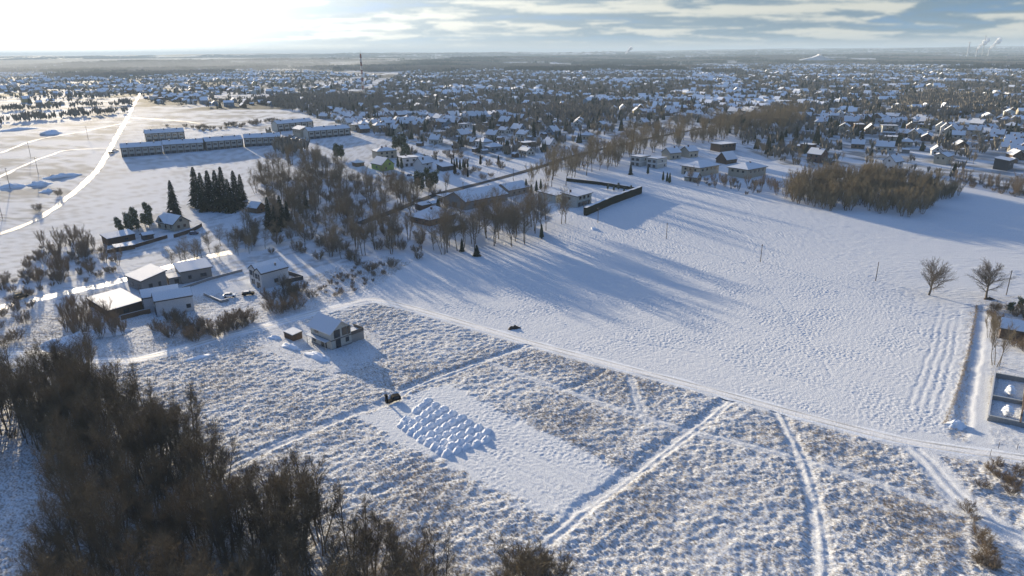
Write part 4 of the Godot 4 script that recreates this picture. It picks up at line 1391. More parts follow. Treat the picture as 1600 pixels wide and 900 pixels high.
	for a in stacks:
		var dist := 6200.0
		var x := (float(a[0]) - 800.0) / 1081.0 * dist * 0.947
		var p := on(Vector2(x, -dist))
		var t := thing("chimney_stack", a[4], "chimney", p)
		var st := Geo.new()
		st.tube(Vector3(0, -5, 0), Vector3(0, a[1], 0), a[2] * 1.4, a[2], 10)
		part("shaft", st.done(), M[a[3]], t)
		part("rim", box_mesh(Vector3(a[2] * 2.3, 2.5, a[2] * 2.3)), M.mast_red, t, Vector3(0, a[1], 0))
		if a[1] < 70:
			plume("steam_plume", "white steam plume over the power plant, %s one" % ("left" if a[0] < 1540 else "right"), p + Vector3(0, a[1], 0), 52.0)
	plume("steam_plume", "lone white smoke puff on the middle horizon", on(Vector2(1010, -6400)) + Vector3(0, 30, 0), 34.0)


func plume(called: String, label: String, at: Vector3, size: float) -> void:
	var f := Geo.new()
	for k in 9:
		var c := Vector3(k * 0.16 + rng.randf_range(-0.12, 0.12), k * 0.17, rng.randf_range(-0.2, 0.2)) * size
		var r := size * (0.10 + 0.035 * k) * rng.randf_range(0.8, 1.2)
		for i in 6:
			for j in 10:
				var q := []
				for e in [[0, 0], [0, 1], [1, 1], [1, 0]]:
					var t: float = PI * (i + e[0]) / 6.0
					var u: float = TAU * (j + e[1]) / 10.0
					var dd := Vector3(sin(t) * cos(u), cos(t), sin(t) * sin(u))
					q.append(c + dd * r * (1.0 + 0.3 * noise.get_noise_3d(dd.x * 2 + k, dd.y * 2, dd.z * 2)))
				f.quad(q[3], q[2], q[1], q[0])
	whole(called, f.done(), M.steam, label, "steam", at)


# ------------------------------------------------------------------ trees
class Growth:
	var wood := Geo.new()
	var fine := Geo.new()
	var r := RandomNumberGenerator.new()
	var kids := [8, 5, 7]
	var lean := [0.7, 0.7, 0.6]
	var share := [0.55, 0.5, 0.55]
	var rise := 0.25
	var twig := 0.05
	var first := 0.3
	var bend := 0.16

	func grow(p: Vector3, d: Vector3, l: float, rad: float, level: int) -> void:
		var n := 4 if level < 2 else 2
		var at := [p]
		var dir := [d]
		var q := p
		for i in n:
			var e := (d + Vector3(r.randf_range(-1, 1), r.randf_range(-0.5, 1) * 0.6, r.randf_range(-1, 1)) * bend + Vector3.UP * rise * 0.5).normalized()
			d = e
			var t := q + d * l / n
			var r0 := rad * (1.0 - 0.78 * i / n)
			var r1 := rad * (1.0 - 0.78 * (i + 1) / n)
			if level < 2:
				wood.tube(q, t, r0, r1, 5 if level == 0 else 3)
			else:
				var tone := r.randf_range(0.75, 1.2)
				fine.tint = Color(tone, tone, tone)
				fine.tube(q, t, maxf(r0, twig * 0.5), maxf(r1, twig * 0.4), 3)
			q = t
			at.append(q)
			dir.append(d)
		if level == kids.size():
			return
		for k in kids[level]:
			var f := lerpf(first if level == 0 else 0.15, 1.0, (k + r.randf()) / kids[level])
			var i := mini(int(f * n), n - 1)
			var s: Vector3 = at[i].lerp(at[i + 1], f * n - i)
			var b: Vector3 = dir[i + 1]
			var a := r.randf() * TAU
			var side := b.cross(Vector3(cos(a), sin(a) * 0.3, sin(a))).normalized()
			var w: float = lean[level] * r.randf_range(0.7, 1.25)
			var nd := (b * cos(w) + side * sin(w) + Vector3.UP * rise).normalized()
			var nl: float = l * share[level] * r.randf_range(0.7, 1.15) * (1.15 - 0.55 * f if level == 0 else 1.0)
			if level + 1 == kids.size():
				twigs(s, nd, nl)
			else:
				grow(s, nd, nl, maxf(rad * (1.0 - 0.78 * f) * 0.6, 0.02), level + 1)

	func twigs(p: Vector3, d: Vector3, l: float) -> void:
		var u := d.cross(Vector3(r.randf_range(-1, 1), r.randf_range(-1, 1), r.randf_range(-1, 1))).normalized()
		var tone := r.randf_range(0.7, 1.3)
		fine.tint = Color(tone, tone, tone)
		fine.tri(p - u * twig, p + u * twig, p + d * l)
		for k in 2:
			var m := p + d * l * r.randf_range(0.25, 0.7)
			var e := (d + u * (0.7 if k else -0.7) + Vector3(r.randf_range(-0.4, 0.4), 0.25, r.randf_range(-0.4, 0.4))).normalized()
			var s := e.cross(u).normalized()
			fine.tri(m - s * twig * 0.7, m + s * twig * 0.7, m + e * l * r.randf_range(0.35, 0.6))


func kind_of_tree(seed_: int, what: Dictionary) -> Array:
	var t := Growth.new()
	t.r.seed = seed_
	for k in what:
		if k in t:
			t.set(k, what[k])
	var stems: int = what.get("stems", 1)
	for i in stems:
		var a: float = TAU * i / stems + t.r.randf_range(-0.5, 0.5)
		var out: float = what.get("spread", 0.0) * t.r.randf_range(0.5, 1.2)
		var foot: Vector3 = Vector3(cos(a), 0, sin(a)) * (0.35 if stems > 1 else 0.0) * what.get("foot", 1.0)
		t.grow(foot - Vector3(0, 0.3, 0), Vector3(cos(a) * out, 1, sin(a) * out).normalized(), what.high * t.r.randf_range(0.8, 1.0), what.thick, 0)
	return [t.wood.done(), t.fine.done()]


func spruce_kind(seed_: int, high: float, wide: float) -> Array:
	var r := RandomNumberGenerator.new()
	r.seed = seed_
	var w := Geo.new()
	w.tube(Vector3(0, -0.3, 0), Vector3(0, high * 0.97, 0), high * 0.014, 0.03, 6)
	var g := Geo.new()
	var y := high * 0.05
	while y < high * 0.985:
		var rad := wide * pow(1.0 - y / high, 0.8) * r.randf_range(0.85, 1.1) + 0.12
		var n := 6 + r.randi() % 4
		for i in n:
			var a := TAU * (i + r.randf() * 0.7) / n
			var len := rad * r.randf_range(0.7, 1.12)
			var out := Vector3(cos(a), 0, sin(a))
			var side := Vector3(-sin(a), 0, cos(a))
			var o := Vector3(0, y, 0)
			var tip := o + out * len + Vector3(0, -len * r.randf_range(0.22, 0.45), 0)
			var mid := o + out * len * 0.55 + Vector3(0, -len * 0.08, 0)
			var tone := r.randf_range(0.6, 1.35)
			g.tint = Color(0.052, 0.068, 0.043) * tone
			var b := len * 0.24
			g.tri(o, mid + side * b, tip)
			g.tri(o, tip, mid - side * b)
			for k in 7:
				var f := r.randf_range(0.25, 1.0)
				var m := o.lerp(tip, f)
				var s := side * (1.0 if k % 2 else -1.0)
				var e := m + (s * 0.8 + out * 0.7).normalized() * len * 0.32 * (1.2 - f * 0.6) - Vector3(0, r.randf_range(0.1, 0.5), 0)
				g.tint = Color(0.052, 0.068, 0.043) * tone if r.randf() > 0.07 else Color(0.6, 0.64, 0.68)
				g.tri(m - out * 0.18, m + out * 0.22, e)
		y += maxf(high * 0.028, 0.35) * r.randf_range(0.7, 1.2) * (1.0 - 0.4 * y / high)
	return [w.done(), g.done()]


func tuft_kind(seed_: int, high: float, wide: float, count: int, blade: float, bare := 0.25) -> Array:
	var r := RandomNumberGenerator.new()
	r.seed = seed_
	var w := Geo.new()
	w.tube(Vector3(0, -0.3, 0), Vector3(0, high * 0.8, 0), high * 0.022, 0.04, 6)
	var g := Geo.new()
	var hubs := []
	for i in 16:
		var a := r.randf() * TAU
		var f := r.randf()
		hubs.append(Vector3(cos(a) * wide * 0.75 * r.randf(), lerpf(high * bare, high * 0.92, f), sin(a) * wide * 0.75 * r.randf()))
		w.tube(Vector3(0, hubs[i].y * 0.75, 0), hubs[i], 0.06, 0.03, 3)
	for i in count:
		var c: Vector3 = hubs[i % 16]
		var d := Vector3(r.randfn(), r.randfn() * 0.75, r.randfn()).normalized()
		var p := c + d * wide * 0.42 * pow(r.randf(), 0.5)
		var e := (d + Vector3(r.randf_range(-0.7, 0.7), r.randf_range(-0.1, 0.8), r.randf_range(-0.7, 0.7))).normalized() * blade
		var s := e.cross(Vector3(r.randf_range(-1, 1), r.randf_range(-1, 1), r.randf_range(-1, 1))).normalized() * blade * 0.3
		var tone := r.randf_range(0.6, 1.4)
		g.tint = Color(0.10, 0.12, 0.065) * tone if r.randf() > 0.08 else Color(0.6, 0.64, 0.68)
		g.tri(p - s, p + s, p + e)
	return [w.done(), g.done()]


func thuja_kind(seed_: int, high: float, wide: float) -> Array:
	var r := RandomNumberGenerator.new()
	r.seed = seed_
	var w := Geo.new()
	w.tube(Vector3(0, -0.3, 0), Vector3(0, high * 0.9, 0), 0.12, 0.03, 5)
	var g := Geo.new()
	for i in 520:
		var f := pow(r.randf(), 0.8)
		var a := r.randf() * TAU
		var rad := wide * (minf(f * 8.0, 1.0)) * pow(1.0 - f, 0.7)
		var p := Vector3(cos(a) * rad, 0.1 + f * high * 0.93, sin(a) * rad)
		var s := Vector3(-sin(a), r.randf_range(-0.4, 0.4), cos(a)) * r.randf_range(0.2, 0.4)
		var tone := r.randf_range(0.6, 1.3)
		g.tint = Color(0.052, 0.068, 0.043) * tone
		g.tri(p - s, p + s, p * Vector3(0.8, 1, 0.8) + Vector3(0, r.randf_range(0.5, 1.0), 0))
	return [w.done(), g.done()]


func plant(called: String, kind: Array, bark: String, leaf: String, p: Vector2, scale_: float, label: String, category: String, group := "", wide := 1.0) -> Node3D:
	var o := Node3D.new()
	o.name = numbered(called)
	add_child(o)
	o.position = on(p)
	o.rotation.y = rng.randf() * TAU
	o.scale = Vector3(scale_ * wide, scale_, scale_ * wide)
	tag(o, label, category, group)
	var wood: MeshInstance3D = part("stem" if category in ["bush", "shrub"] else "trunk", kind[0], M[bark], o)
	wood.name = "stem" if category in ["bush", "shrub"] else "trunk"
	part("twigs" if category in ["bush", "shrub"] else "crown", kind[1], M[leaf], o)
	return o


func flank(p: Vector2, all: Array) -> String:
	var mid := Vector2.ZERO
	for q in all:
		mid += q / all.size()
	var far := 0.0
	for q in all:
		far = maxf(far, q.distance_to(mid))
	var d := (p - mid) / far
	if d.length() < 0.3:
		return "in the heart of"
	if absf(d.x) > absf(d.y):
		return "on the left flank of" if d.x < 0.0 else "on the right flank of"
	return "on the far side of" if d.y < 0.0 else "on the near side of"


func height_word(s: float, lo: float, hi: float) -> String:
	return "low" if s < lerpf(lo, hi, 0.33) else "tall" if s > lerpf(lo, hi, 0.67) else "middling"


func grove(called: String, kinds: Array, bark: String, leaf: String, all: Array, lo: float, hi: float, what: String, where: String, category: String, group: String, wide := 1.0, gap := -99.0) -> void:
	for p in all:
		if gap > -90.0 and not free_of(p, gap):
			continue
		var s := rng.randf_range(lo, hi)
		plant(called, kinds[rng.randi() % kinds.size()], bark, leaf, p, s, "%s %s %s %s" % [height_word(s, lo, hi), what, flank(p, all), where], category, group, wide * rng.randf_range(0.92, 1.15))


func scatter(area: Array, count: int, apart: float, tries := 40) -> Array:
	var poly := PackedVector2Array(area)
	var lo := Vector2(1e9, 1e9)
	var hi := -lo
	for p in area:
		lo = lo.min(p)
		hi = hi.max(p)
	var out := []
	var cells := {}
	for t in count * tries:
		if out.size() >= count:
			break
		var p := Vector2(rng.randf_range(lo.x, hi.x), rng.randf_range(lo.y, hi.y))
		if not Geometry2D.is_point_in_polygon(p, poly):
			continue
		var c := Vector2i(p / apart)
		var ok := true
		for i in range(-1, 2):
			for j in range(-1, 2):
				for q in cells.get(c + Vector2i(i, j), []):
					if q.distance_to(p) < apart:
						ok = false
		if ok:
			cells.get_or_add(c, []).append(p)
			out.append(p)
	return out


func make_trees() -> void:
	rng.seed = 5
	var alder := []
	for i in 5:
		alder.append(kind_of_tree(100 + i, {"high": 12.5, "thick": 0.145, "stems": 2 + i % 3, "spread": 0.17, "foot": 1.6, "bend": 0.10, "kids": [19, 6, 6], "lean": [0.66, 0.7, 0.7], "share": [0.30, 0.5, 0.75], "rise": 0.2, "twig": 0.014, "first": 0.36}))
	var willow := []
	for i in 4:
		willow.append(kind_of_tree(200 + i, {"high": 9.0, "thick": 0.07, "stems": 6, "spread": 0.34, "kids": [11, 5, 6], "lean": [0.5, 0.55, 0.6], "share": [0.32, 0.5, 0.75], "rise": 0.28, "twig": 0.02, "first": 0.15}))
	var broadleaf := []
	for i in 4:
		broadleaf.append(kind_of_tree(300 + i, {"high": 12.5, "thick": 0.2, "kids": [20, 8, 7], "lean": [0.95, 0.8, 0.7], "share": [0.44, 0.48, 0.6], "rise": 0.13, "twig": 0.02, "first": 0.28}))
	var fan := []
	for i in 2:
		fan.append(kind_of_tree(400 + i, {"high": 9.5, "thick": 0.34, "kids": [30, 11, 9], "lean": [1.0, 0.65, 0.6], "share": [0.66, 0.44, 0.5], "rise": 0.12, "twig": 0.022, "first": 0.24}))
	var birch := []
	for i in 2:
		birch.append(kind_of_tree(500 + i, {"high": 13.0, "thick": 0.12, "stems": 4, "spread": 0.2, "foot": 2.2, "kids": [16, 6, 6], "lean": [0.5, 0.6, 0.6], "share": [0.26, 0.5, 0.8], "rise": 0.2, "twig": 0.014, "first": 0.35}))
	var bush := []
	for i in 4:
		bush.append(kind_of_tree(600 + i, {"high": 3.2, "thick": 0.035, "stems": 10, "spread": 0.75, "kids": [9, 5, 5], "lean": [0.7, 0.7, 0.7], "share": [0.42, 0.5, 0.8], "rise": 0.14, "twig": 0.014, "first": 0.1}))
	var spruce := [spruce_kind(1, 20.0, 4.6), spruce_kind(2, 20.0, 4.0), spruce_kind(3, 18.0, 4.4)]
	var pine := [tuft_kind(11, 9.0, 2.6, 1500, 0.7), tuft_kind(12, 10.0, 2.8, 1500, 0.7, 0.3)]
	var thuja := [thuja_kind(21, 5.0, 0.9), thuja_kind(22, 6.0, 1.1)]

	# the dark thicket at the near left
	grove("alder_tree", alder, "bark", "twig", scatter([Vector2(-128.8, -126.6), Vector2(-129.2, -144.7), Vector2(-120.0, -148.7), Vector2(-115.3, -154.5), Vector2(-109.8, -159.9), Vector2(-92.9, -144.1), Vector2(-79.4, -135.0), Vector2(-67.5, -127.3), Vector2(-53.9, -113.2), Vector2(-44.7, -100.8), Vector2(-39.7, -102.6), Vector2(-32.8, -97.7), Vector2(-26.7, -90.0), Vector2(-20.2, -88.1), Vector2(-15.6, -83.6), Vector2(-9.5, -78.9), Vector2(-2.1, -76.3), Vector2(5.8, -74.5), Vector2(-16.5, -66.6), Vector2(-56.9, -67.0), Vector2(-72.8, -86.3), Vector2(-67.8, -91.1), Vector2(-78.2, -103.1), Vector2(-90.8, -118.4), Vector2(-108.3, -131.9), Vector2(-104.0, -111.7)], 225, 2.6), 0.72, 1.15, "dark leafless alder", "the bottom left thicket", "tree", "alders of the near thicket", 1.12)
	plant("alder_tree", alder[1], "bark", "twig", Vector2(-67.8, -84.1), 0.7, "lone dark leafless tree on the shaded snow left of the thicket", "tree")
	plant("alder_tree", alder[2], "bark", "twig", Vector2(-109.6, -162.4), 0.95, "tallest leafless tree at the far tip of the dark thicket", "tree")
	grove("thicket_bush", bush, "bark", "twig", scatter([Vector2(-135.3, -144.8), Vector2(-109.3, -159.1), Vector2(-67.5, -127.3), Vector2(-44.7, -100.8), Vector2(-26.7, -90.0), Vector2(-9.5, -78.9), Vector2(-16.5, -66.6), Vector2(-56.9, -67.0), Vector2(-72.8, -86.3), Vector2(-78.2, -103.1)], 45, 2.4), 0.6, 1.15, "dark leafless bush under the alders", "the bottom left thicket", "bush", "bushes of the near thicket")
	for p in scatter([Vector2(-1.3, -84.8), Vector2(2.7, -90.3), Vector2(6.6, -86.9), Vector2(9.3, -84.7), Vector2(8.7, -77.4), Vector2(-2.1, -77.5)], 16, 1.4):
		plant("thicket_bush", bush[rng.randi() % 4], "bark", "twig", p, rng.randf_range(0.8, 1.4), "dark leafless bush at the bottom edge below the wheel ruts", "bush", "bushes below the ruts")

	# the golden willow thicket
	grove("willow_tree", willow, "gold_bark", "gold_twig", scatter([Vector2(147.0, -368.4), Vector2(158.1, -394.6), Vector2(180.3, -420.5), Vector2(213.8, -434.0), Vector2(237.7, -425.8), Vector2(249.3, -398.1), Vector2(239.9, -377.0), Vector2(218.6, -355.6), Vector2(204.5, -337.4), Vector2(193.1, -340.1), Vector2(180.9, -351.5), Vector2(166.1, -351.9)], 235, 2.7), 0.55, 1.35, "golden brown leafless willow", "the round field thicket", "tree", "willows of the field thicket", 1.1)
	for p in scatter([Vector2(233.7, -374.3), Vector2(251.1, -394.8), Vector2(256.5, -391.5), Vector2(244.1, -374.0)], 9, 2.5):
		plant("willow_tree", willow[rng.randi() % 4], "gold_bark", "gold_twig", p, rng.randf_range(0.6, 0.9), "small willow in the loose tail right of the golden thicket", "tree", "willows right of the thicket")

	# the two spreading trees by the hedge bank
	plant("spreading_tree", fan[0], "bark", "lone_twig", Vector2(146.3, -228.9), 1.2, "spreading bare tree standing alone, left of two, with a long trunk shadow", "tree")
	plant("spreading_tree", fan[1], "bark", "lone_twig", Vector2(164.0, -225.1), 1.15, "spreading bare tree with boulders at its foot, right of two", "tree", "", 1.1)
	plant("birch_tree", birch[0], "pale_bark", "grey_twig", Vector2(127.9, -166.5), 0.95, "clump of slender pale trunks above the walled yard", "tree")
	plant("birch_tree", birch[1], "pale_bark", "gold_twig", Vector2(140.5, -187.8), 0.6, "shorter golden brown clump behind the slender pale trunks", "tree")
	for p in scatter([Vector2(148.7, -203.6), Vector2(158.6, -214.6), Vector2(167.7, -211.8), Vector2(161.1, -191.8), Vector2(137.4, -171.7), Vector2(146.0, -192.1)], 20, 2.2):
		plant("garden_bush", bush[rng.randi() % 4], "gold_bark", "shrub_twig", p, rng.randf_range(0.7, 1.3), "brown bush in the garden at the right edge", "bush", "bushes of the right hand garden")
	for p in [Vector2(161.4, -209.4), Vector2(166.9, -213.1), Vector2(161.6, -203.3)]:
		plant("garden_pine", pine[0], "bark", "pine_needles", p, rng.randf_range(0.35, 0.5), "low dark pine in the garden at the right edge", "tree", "pines of the right hand garden")

	for p in [Vector2(91.7, -114.7), Vector2(91.7, -113.1), Vector2(92.1, -111.7), Vector2(92.5, -110.8), Vector2(94.5, -116.3), Vector2(92.6, -109.1), Vector2(86.4, -108.7), Vector2(96.2, -113.0), Vector2(76.3, -94.4), Vector2(75.6, -92.0), Vector2(74.8, -89.5), Vector2(78.6, -98.9), Vector2(72.1, -87.7), Vector2(73.3, -86.2), Vector2(90.2, -106.6), Vector2(73.1, -87.7), Vector2(78.9, -101.2)]:
		plant("corner_bush", bush[rng.randi() % 4], "gold_bark", "shrub_twig", p, rng.randf_range(0.35, 0.75), "low brown bush on the rough ground of the bottom right corner", "bush", "bushes of the bottom right corner", 1.3)

	# single trees in front of the walled houses
	var row := [[743, 381, 1.15], [724, 378, 1.0], [774, 381, 1.15], [798, 383, 1.3], [803, 371, 1.1], [811, 361, 1.2], [818, 377, 0.8], [836, 365, 1.25], [853, 360, 1.0], [883, 349, 1.25], [700, 380, 1.1], [760, 372, 1.0], [786, 362, 1.1]]
	row.sort_custom(func(a, b): return a[0] < b[0])
	var spots := [Vector2(-28.7, -301.6), Vector2(-21.9, -303.4), Vector2(-16.2, -300.3), Vector2(-11.6, -309.2), Vector2(-7.3, -300.1), Vector2(-4.1, -319.4), Vector2(-0.4, -297.9), Vector2(1.1, -309.9), Vector2(3.5, -320.3), Vector2(5.4, -303.7), Vector2(11.0, -315.9), Vector2(16.4, -321.0), Vector2(26.4, -332.9)]
	for i in spots.size():
		plant("roadside_tree", broadleaf[i % 4], "bark", "grey_twig", spots[i], row[i][2], "tall bare tree, %s from left in the loose row before the hedged house" % nth(i), "tree")
	grove("roadside_tree", broadleaf, "bark", "grey_twig", scatter([Vector2(-37.9, -301.8), Vector2(-30.2, -320.1), Vector2(-9.1, -326.0), Vector2(26.4, -345.8), Vector2(30.8, -336.2), Vector2(1.8, -293.0), Vector2(-27.4, -286.1)], 34, 3.2), 1.05, 1.5, "bare tree", "the cluster before the cream house", "tree", "trees before the cream house", 0.9, -9.0)
	plant("small_spruce", spruce[2], "bark", "needles", Vector2(-21.5, -288.8), 0.34, "small dark spruce at the top corner of the smooth field, left one", "tree")
	plant("small_spruce", spruce[2], "bark", "needles", Vector2(-14.8, -282.1), 0.28, "small round dark spruce at the top corner of the field, right one", "tree", "", 1.7)

	# spruces and pines on the left
	plant("spruce_tree", spruce[0], "bark", "needles", Vector2(-172.2, -347.6), 1.0, "tall lone spruce behind the house with crossed gables", "tree")
	var clump := [Vector2(-169.6, -369.4), Vector2(-162.7, -361.2), Vector2(-161.1, -366.4), Vector2(-155.4, -362.3), Vector2(-154.3, -367.6), Vector2(-148.2, -359.5), Vector2(-147.2, -366.0), Vector2(-146.0, -371.4)]
	for i in clump.size():
		plant("spruce_tree", spruce[i % 3], "bark", "needles", clump[i], [1.12, 1.06, 1.18, 1.1, 1.15, 1.0, 1.05, 0.9][i], "tall dark spruce, %s from left in the dense clump of spruces" % nth(i), "tree", "", 1.05)
	var darks := [Vector2(-117.3, -327.7), Vector2(-112.4, -322.2), Vector2(-112.0, -329.8), Vector2(-110.3, -355.8), Vector2(-110.1, -365.0), Vector2(-110.8, -335.3)]
	for i in darks.size():
		plant("spruce_tree", spruce[(i + 1) % 3], "bark", "needles", darks[i], [0.8, 0.75, 0.8, 0.5, 0.55, 0.6][i], "dark spruce, %s from the front among the bare wood trees" % nth(i), "tree")
	for p in scatter([Vector2(-190.8, -319.9), Vector2(-193.3, -335.2), Vector2(-188.0, -351.7), Vector2(-179.6, -343.0), Vector2(-175.3, -328.1), Vector2(-181.1, -317.6)], 16, 3.0):
		plant("pine_tree", pine[rng.randi() % 2], "bark", "pine_needles", p, rng.randf_range(0.6, 0.85), "bushy dark green pine in the row behind the long brown shed", "tree", "pines behind the shed")
	var clumps := [[Vector2(-57.6, -404.5), Vector2(-57.8, -417.9), Vector2(-51.2, -421.1), Vector2(-45.0, -414.1), Vector2(-46.0, -401.0), Vector2(-53.3, -396.4)], [Vector2(-127.2, -496.9), Vector2(-120.9, -501.5), Vector2(-121.3, -511.3), Vector2(-127.5, -514.0)], [Vector2(-90.6, -530.7), Vector2(-84.6, -535.9), Vector2(-76.9, -530.2), Vector2(-84.0, -552.8)], [Vector2(-81.8, -504.8), Vector2(-75.5, -499.7), Vector2(-74.1, -509.4)]]
	var where := ["in the dark pine clump above the asphalt road", "beside the grey two storey house", "in the big green pine group behind the white house", "close behind the white flat roofed house"]
	for i in 4:
		for p in scatter(clumps[i], [9, 4, 5, 3][i], 3.2):
			plant("pine_tree", pine[rng.randi() % 2], "bark", "pine_needles", p, rng.randf_range(0.8, 1.25), "bushy green pine " + where[i], "tree", "pines " + where[i])
	for p in [Vector2(-40.2, -471.1), Vector2(-38.0, -464.7), Vector2(-36.8, -471.0), Vector2(-34.0, -462.5), Vector2(-32.3, -468.7), Vector2(-29.4, -470.7)]:
		plant("thuja_tree", thuja[rng.randi() % 2], "bark", "needles", p, rng.randf_range(0.8, 1.2), "narrow dark thuja in the row right of the tall chimney house", "tree", "thujas by the chimney house")
	for p in [Vector2(-38.3, -360.3), Vector2(-38.9, -359.0), Vector2(13.7, -307.6), Vector2(11.5, -396.0), Vector2(14.6, -399.1), Vector2(17.4, -405.4), Vector2(8.6, -399.2), Vector2(19.5, -394.2), Vector2(-76.9, -472.5), Vector2(-73.7, -468.1), Vector2(94.0, -427.0), Vector2(95.7, -423.3), Vector2(96.5, -419.8), Vector2(88.1, -446.0)]:
		plant("thuja_tree", thuja[rng.randi() % 2], "bark", "needles", p, rng.randf_range(0.9, 1.3), "dark columnar thuja in a garden along the road", "tree", "thujas in the road gardens")
	plant("small_spruce", spruce[2], "bark", "needles", Vector2(76.7, -444.5), 0.42, "single small cone shaped spruce on the open top of the field", "tree")
	for p in scatter([Vector2(52.4, -397.9), Vector2(70.1, -392.6), Vector2(73.2, -400.4), Vector2(61.4, -409.0)], 8, 3.0):
		plant("garden_bush", pine[rng.randi() % 2], "bark", "pine_needles", p, rng.randf_range(0.25, 0.42), "dark evergreen bush inside the tall hedge corner", "bush", "bushes inside the hedge")

	# the bare wood between the street and the asphalt road
	var wood := scatter([Vector2(-169.0, -449.1), Vector2(-159.9, -484.3), Vector2(-132.9, -483.3), Vector2(-96.0, -433.3), Vector2(-78.0, -422.0), Vector2(-54.1, -388.8), Vector2(-36.7, -397.5), Vector2(-44.4, -360.4), Vector2(-51.1, -339.6), Vector2(-47.4, -312.2), Vector2(-23.8, -293.6), Vector2(-26.7, -278.7), Vector2(-48.9, -282.9), Vector2(-58.1, -274.1), Vector2(-70.5, -270.9), Vector2(-92.1, -291.5), Vector2(-107.5, -295.7), Vector2(-129.2, -312.2), Vector2(-133.1, -353.9)], 155, 5.2)
	grove("wood_tree", broadleaf + alder, "bark", "grey_twig", wood, 0.75, 1.15, "bare brown tree", "the wood along the street", "tree", "bare trees of the wood", 1.1, -7.0)
	grove("wood_bush", bush, "gold_bark", "shrub_twig", scatter([Vector2(-164.4, -439.3), Vector2(-130.6, -474.4), Vector2(-77.4, -418.5), Vector2(-36.3, -392.8), Vector2(-48.1, -317.4), Vector2(-23.3, -287.0), Vector2(-47.2, -272.0), Vector2(-55.6, -261.0), Vector2(-69.3, -265.6), Vector2(-105.0, -288.1), Vector2(-127.7, -308.1), Vector2(-135.3, -360.4)], 130, 3.2), 0.8, 1.7, "greyish leafless bush", "the wood along the street", "bush", "bushes of the wood", 1.0, -7.0)
	# scrub on the left
	grove("scrub_tree", willow + bush + bush, "bark", "shrub_twig", scatter([Vector2(-191.1, -252.1), Vector2(-213.0, -301.3), Vector2(-203.2, -314.1), Vector2(-173.0, -286.0), Vector2(-157.8, -267.8), Vector2(-158.8, -251.3), Vector2(-169.0, -240.3), Vector2(-173.7, -226.5)], 85, 2.6), 0.5, 1.0, "bare brown scrub", "the scrub above the street", "bush", "scrub above the street")
	for p in scatter([Vector2(-140.4, -198.1), Vector2(-151.4, -222.7), Vector2(-145.5, -223.9), Vector2(-131.0, -209.6), Vector2(-121.5, -203.5), Vector2(-117.4, -192.1), Vector2(-131.0, -192.4)], 34, 2.2):
		plant("scrub_tree", willow[rng.randi() % 4], "bark", "shrub_twig", p, rng.randf_range(0.4, 0.8), "reddish brown scrub below the wide low building", "bush", "scrub below the low building")
	for p in scatter([Vector2(-106.3, -189.2), Vector2(-112.7, -206.2), Vector2(-105.0, -212.1), Vector2(-94.9, -202.9), Vector2(-87.1, -214.9), Vector2(-80.7, -202.6), Vector2(-89.1, -188.8)], 22, 2.4):
		plant("scrub_tree", bush[rng.randi() % 4], "bark", "shrub_twig", p, rng.randf_range(0.8, 1.6), "bare shrub on the slope below the arched houses", "bush", "shrubs below the arched houses")
	for p in scatter([Vector2(-85.1, -221.3), Vector2(-84.6, -240.6), Vector2(-77.9, -241.9), Vector2(-70.3, -231.0), Vector2(-71.0, -217.7), Vector2(-78.2, -213.4)], 14, 2.4):
		plant("scrub_tree", bush[rng.randi() % 4], "bark", "shrub_twig", p, rng.randf_range(0.8, 1.7), "bare shrub beside the white twin house", "bush", "shrubs beside the twin house")
	for p in scatter([Vector2(-189.3, -223.5), Vector2(-201.8, -260.4), Vector2(-166.9, -229.7), Vector2(-146.8, -187.4), Vector2(-154.3, -177.5)], 30, 3.0):
		plant("scrub_tree", bush[rng.randi() % 4], "bark", "shrub_twig", p, rng.randf_range(0.6, 1.4), "bare bush on the rough snow at the left edge", "bush", "bushes at the left edge")
	for p in scatter([Vector2(-144.2, -271.8), Vector2(-138.9, -289.8), Vector2(-126.6, -309.1), Vector2(-102.7, -298.5), Vector2(-109.2, -284.4), Vector2(-124.8, -275.7), Vector2(-136.9, -263.0)], 26, 4.0):
		plant("street_tree", broadleaf[rng.randi() % 4], "bark", "grey_twig", p, rng.randf_range(0.4, 0.75), "bare tree along the sunlit street behind the white twin house", "tree", "trees along the street")
	for p in scatter([Vector2(-71.6, -227.6), Vector2(-69.8, -257.2), Vector2(-60.7, -274.2), Vector2(-49.4, -269.5), Vector2(-50.8, -248.8), Vector2(-58.9, -230.8)], 40, 2.6):
		plant("scrub_tree", bush[rng.randi() % 4], "bark", "shrub_twig", p, rng.randf_range(0.25, 0.7), "low weedy bush on rough snow right of the twin house", "bush", "weeds right of the twin house")
	for p in [Vector2(-56.1, -261.0), Vector2(-48.4, -266.8), Vector2(-252.7, -363.7), Vector2(-262.7, -398.2), Vector2(-184.5, -255.1)]:
		plant("scrub_tree", bush[rng.randi() % 4], "bark", "shrub_twig", p, 1.3, "round bare bush standing by itself in the snow", "bush", "lone round bushes")

	# the belt of trees along the asphalt road
	grove("belt_tree", willow + broadleaf, "gold_bark", "gold_twig", scatter([Vector2(10.7, -424.4), Vector2(31.8, -421.9), Vector2(61.5, -454.9), Vector2(93.1, -502.9), Vector2(128.8, -538.2), Vector2(187.1, -584.1), Vector2(256.5, -625.4), Vector2(327.6, -783.7), Vector2(223.1, -701.4), Vector2(144.3, -631.6), Vector2(82.3, -557.5), Vector2(38.2, -510.0), Vector2(17.0, -469.1)], 290, 3.6), 0.65, 1.35, "golden brown bare tree", "the asphalt road belt", "tree", "trees of the road belt", 1.0, -9.0)
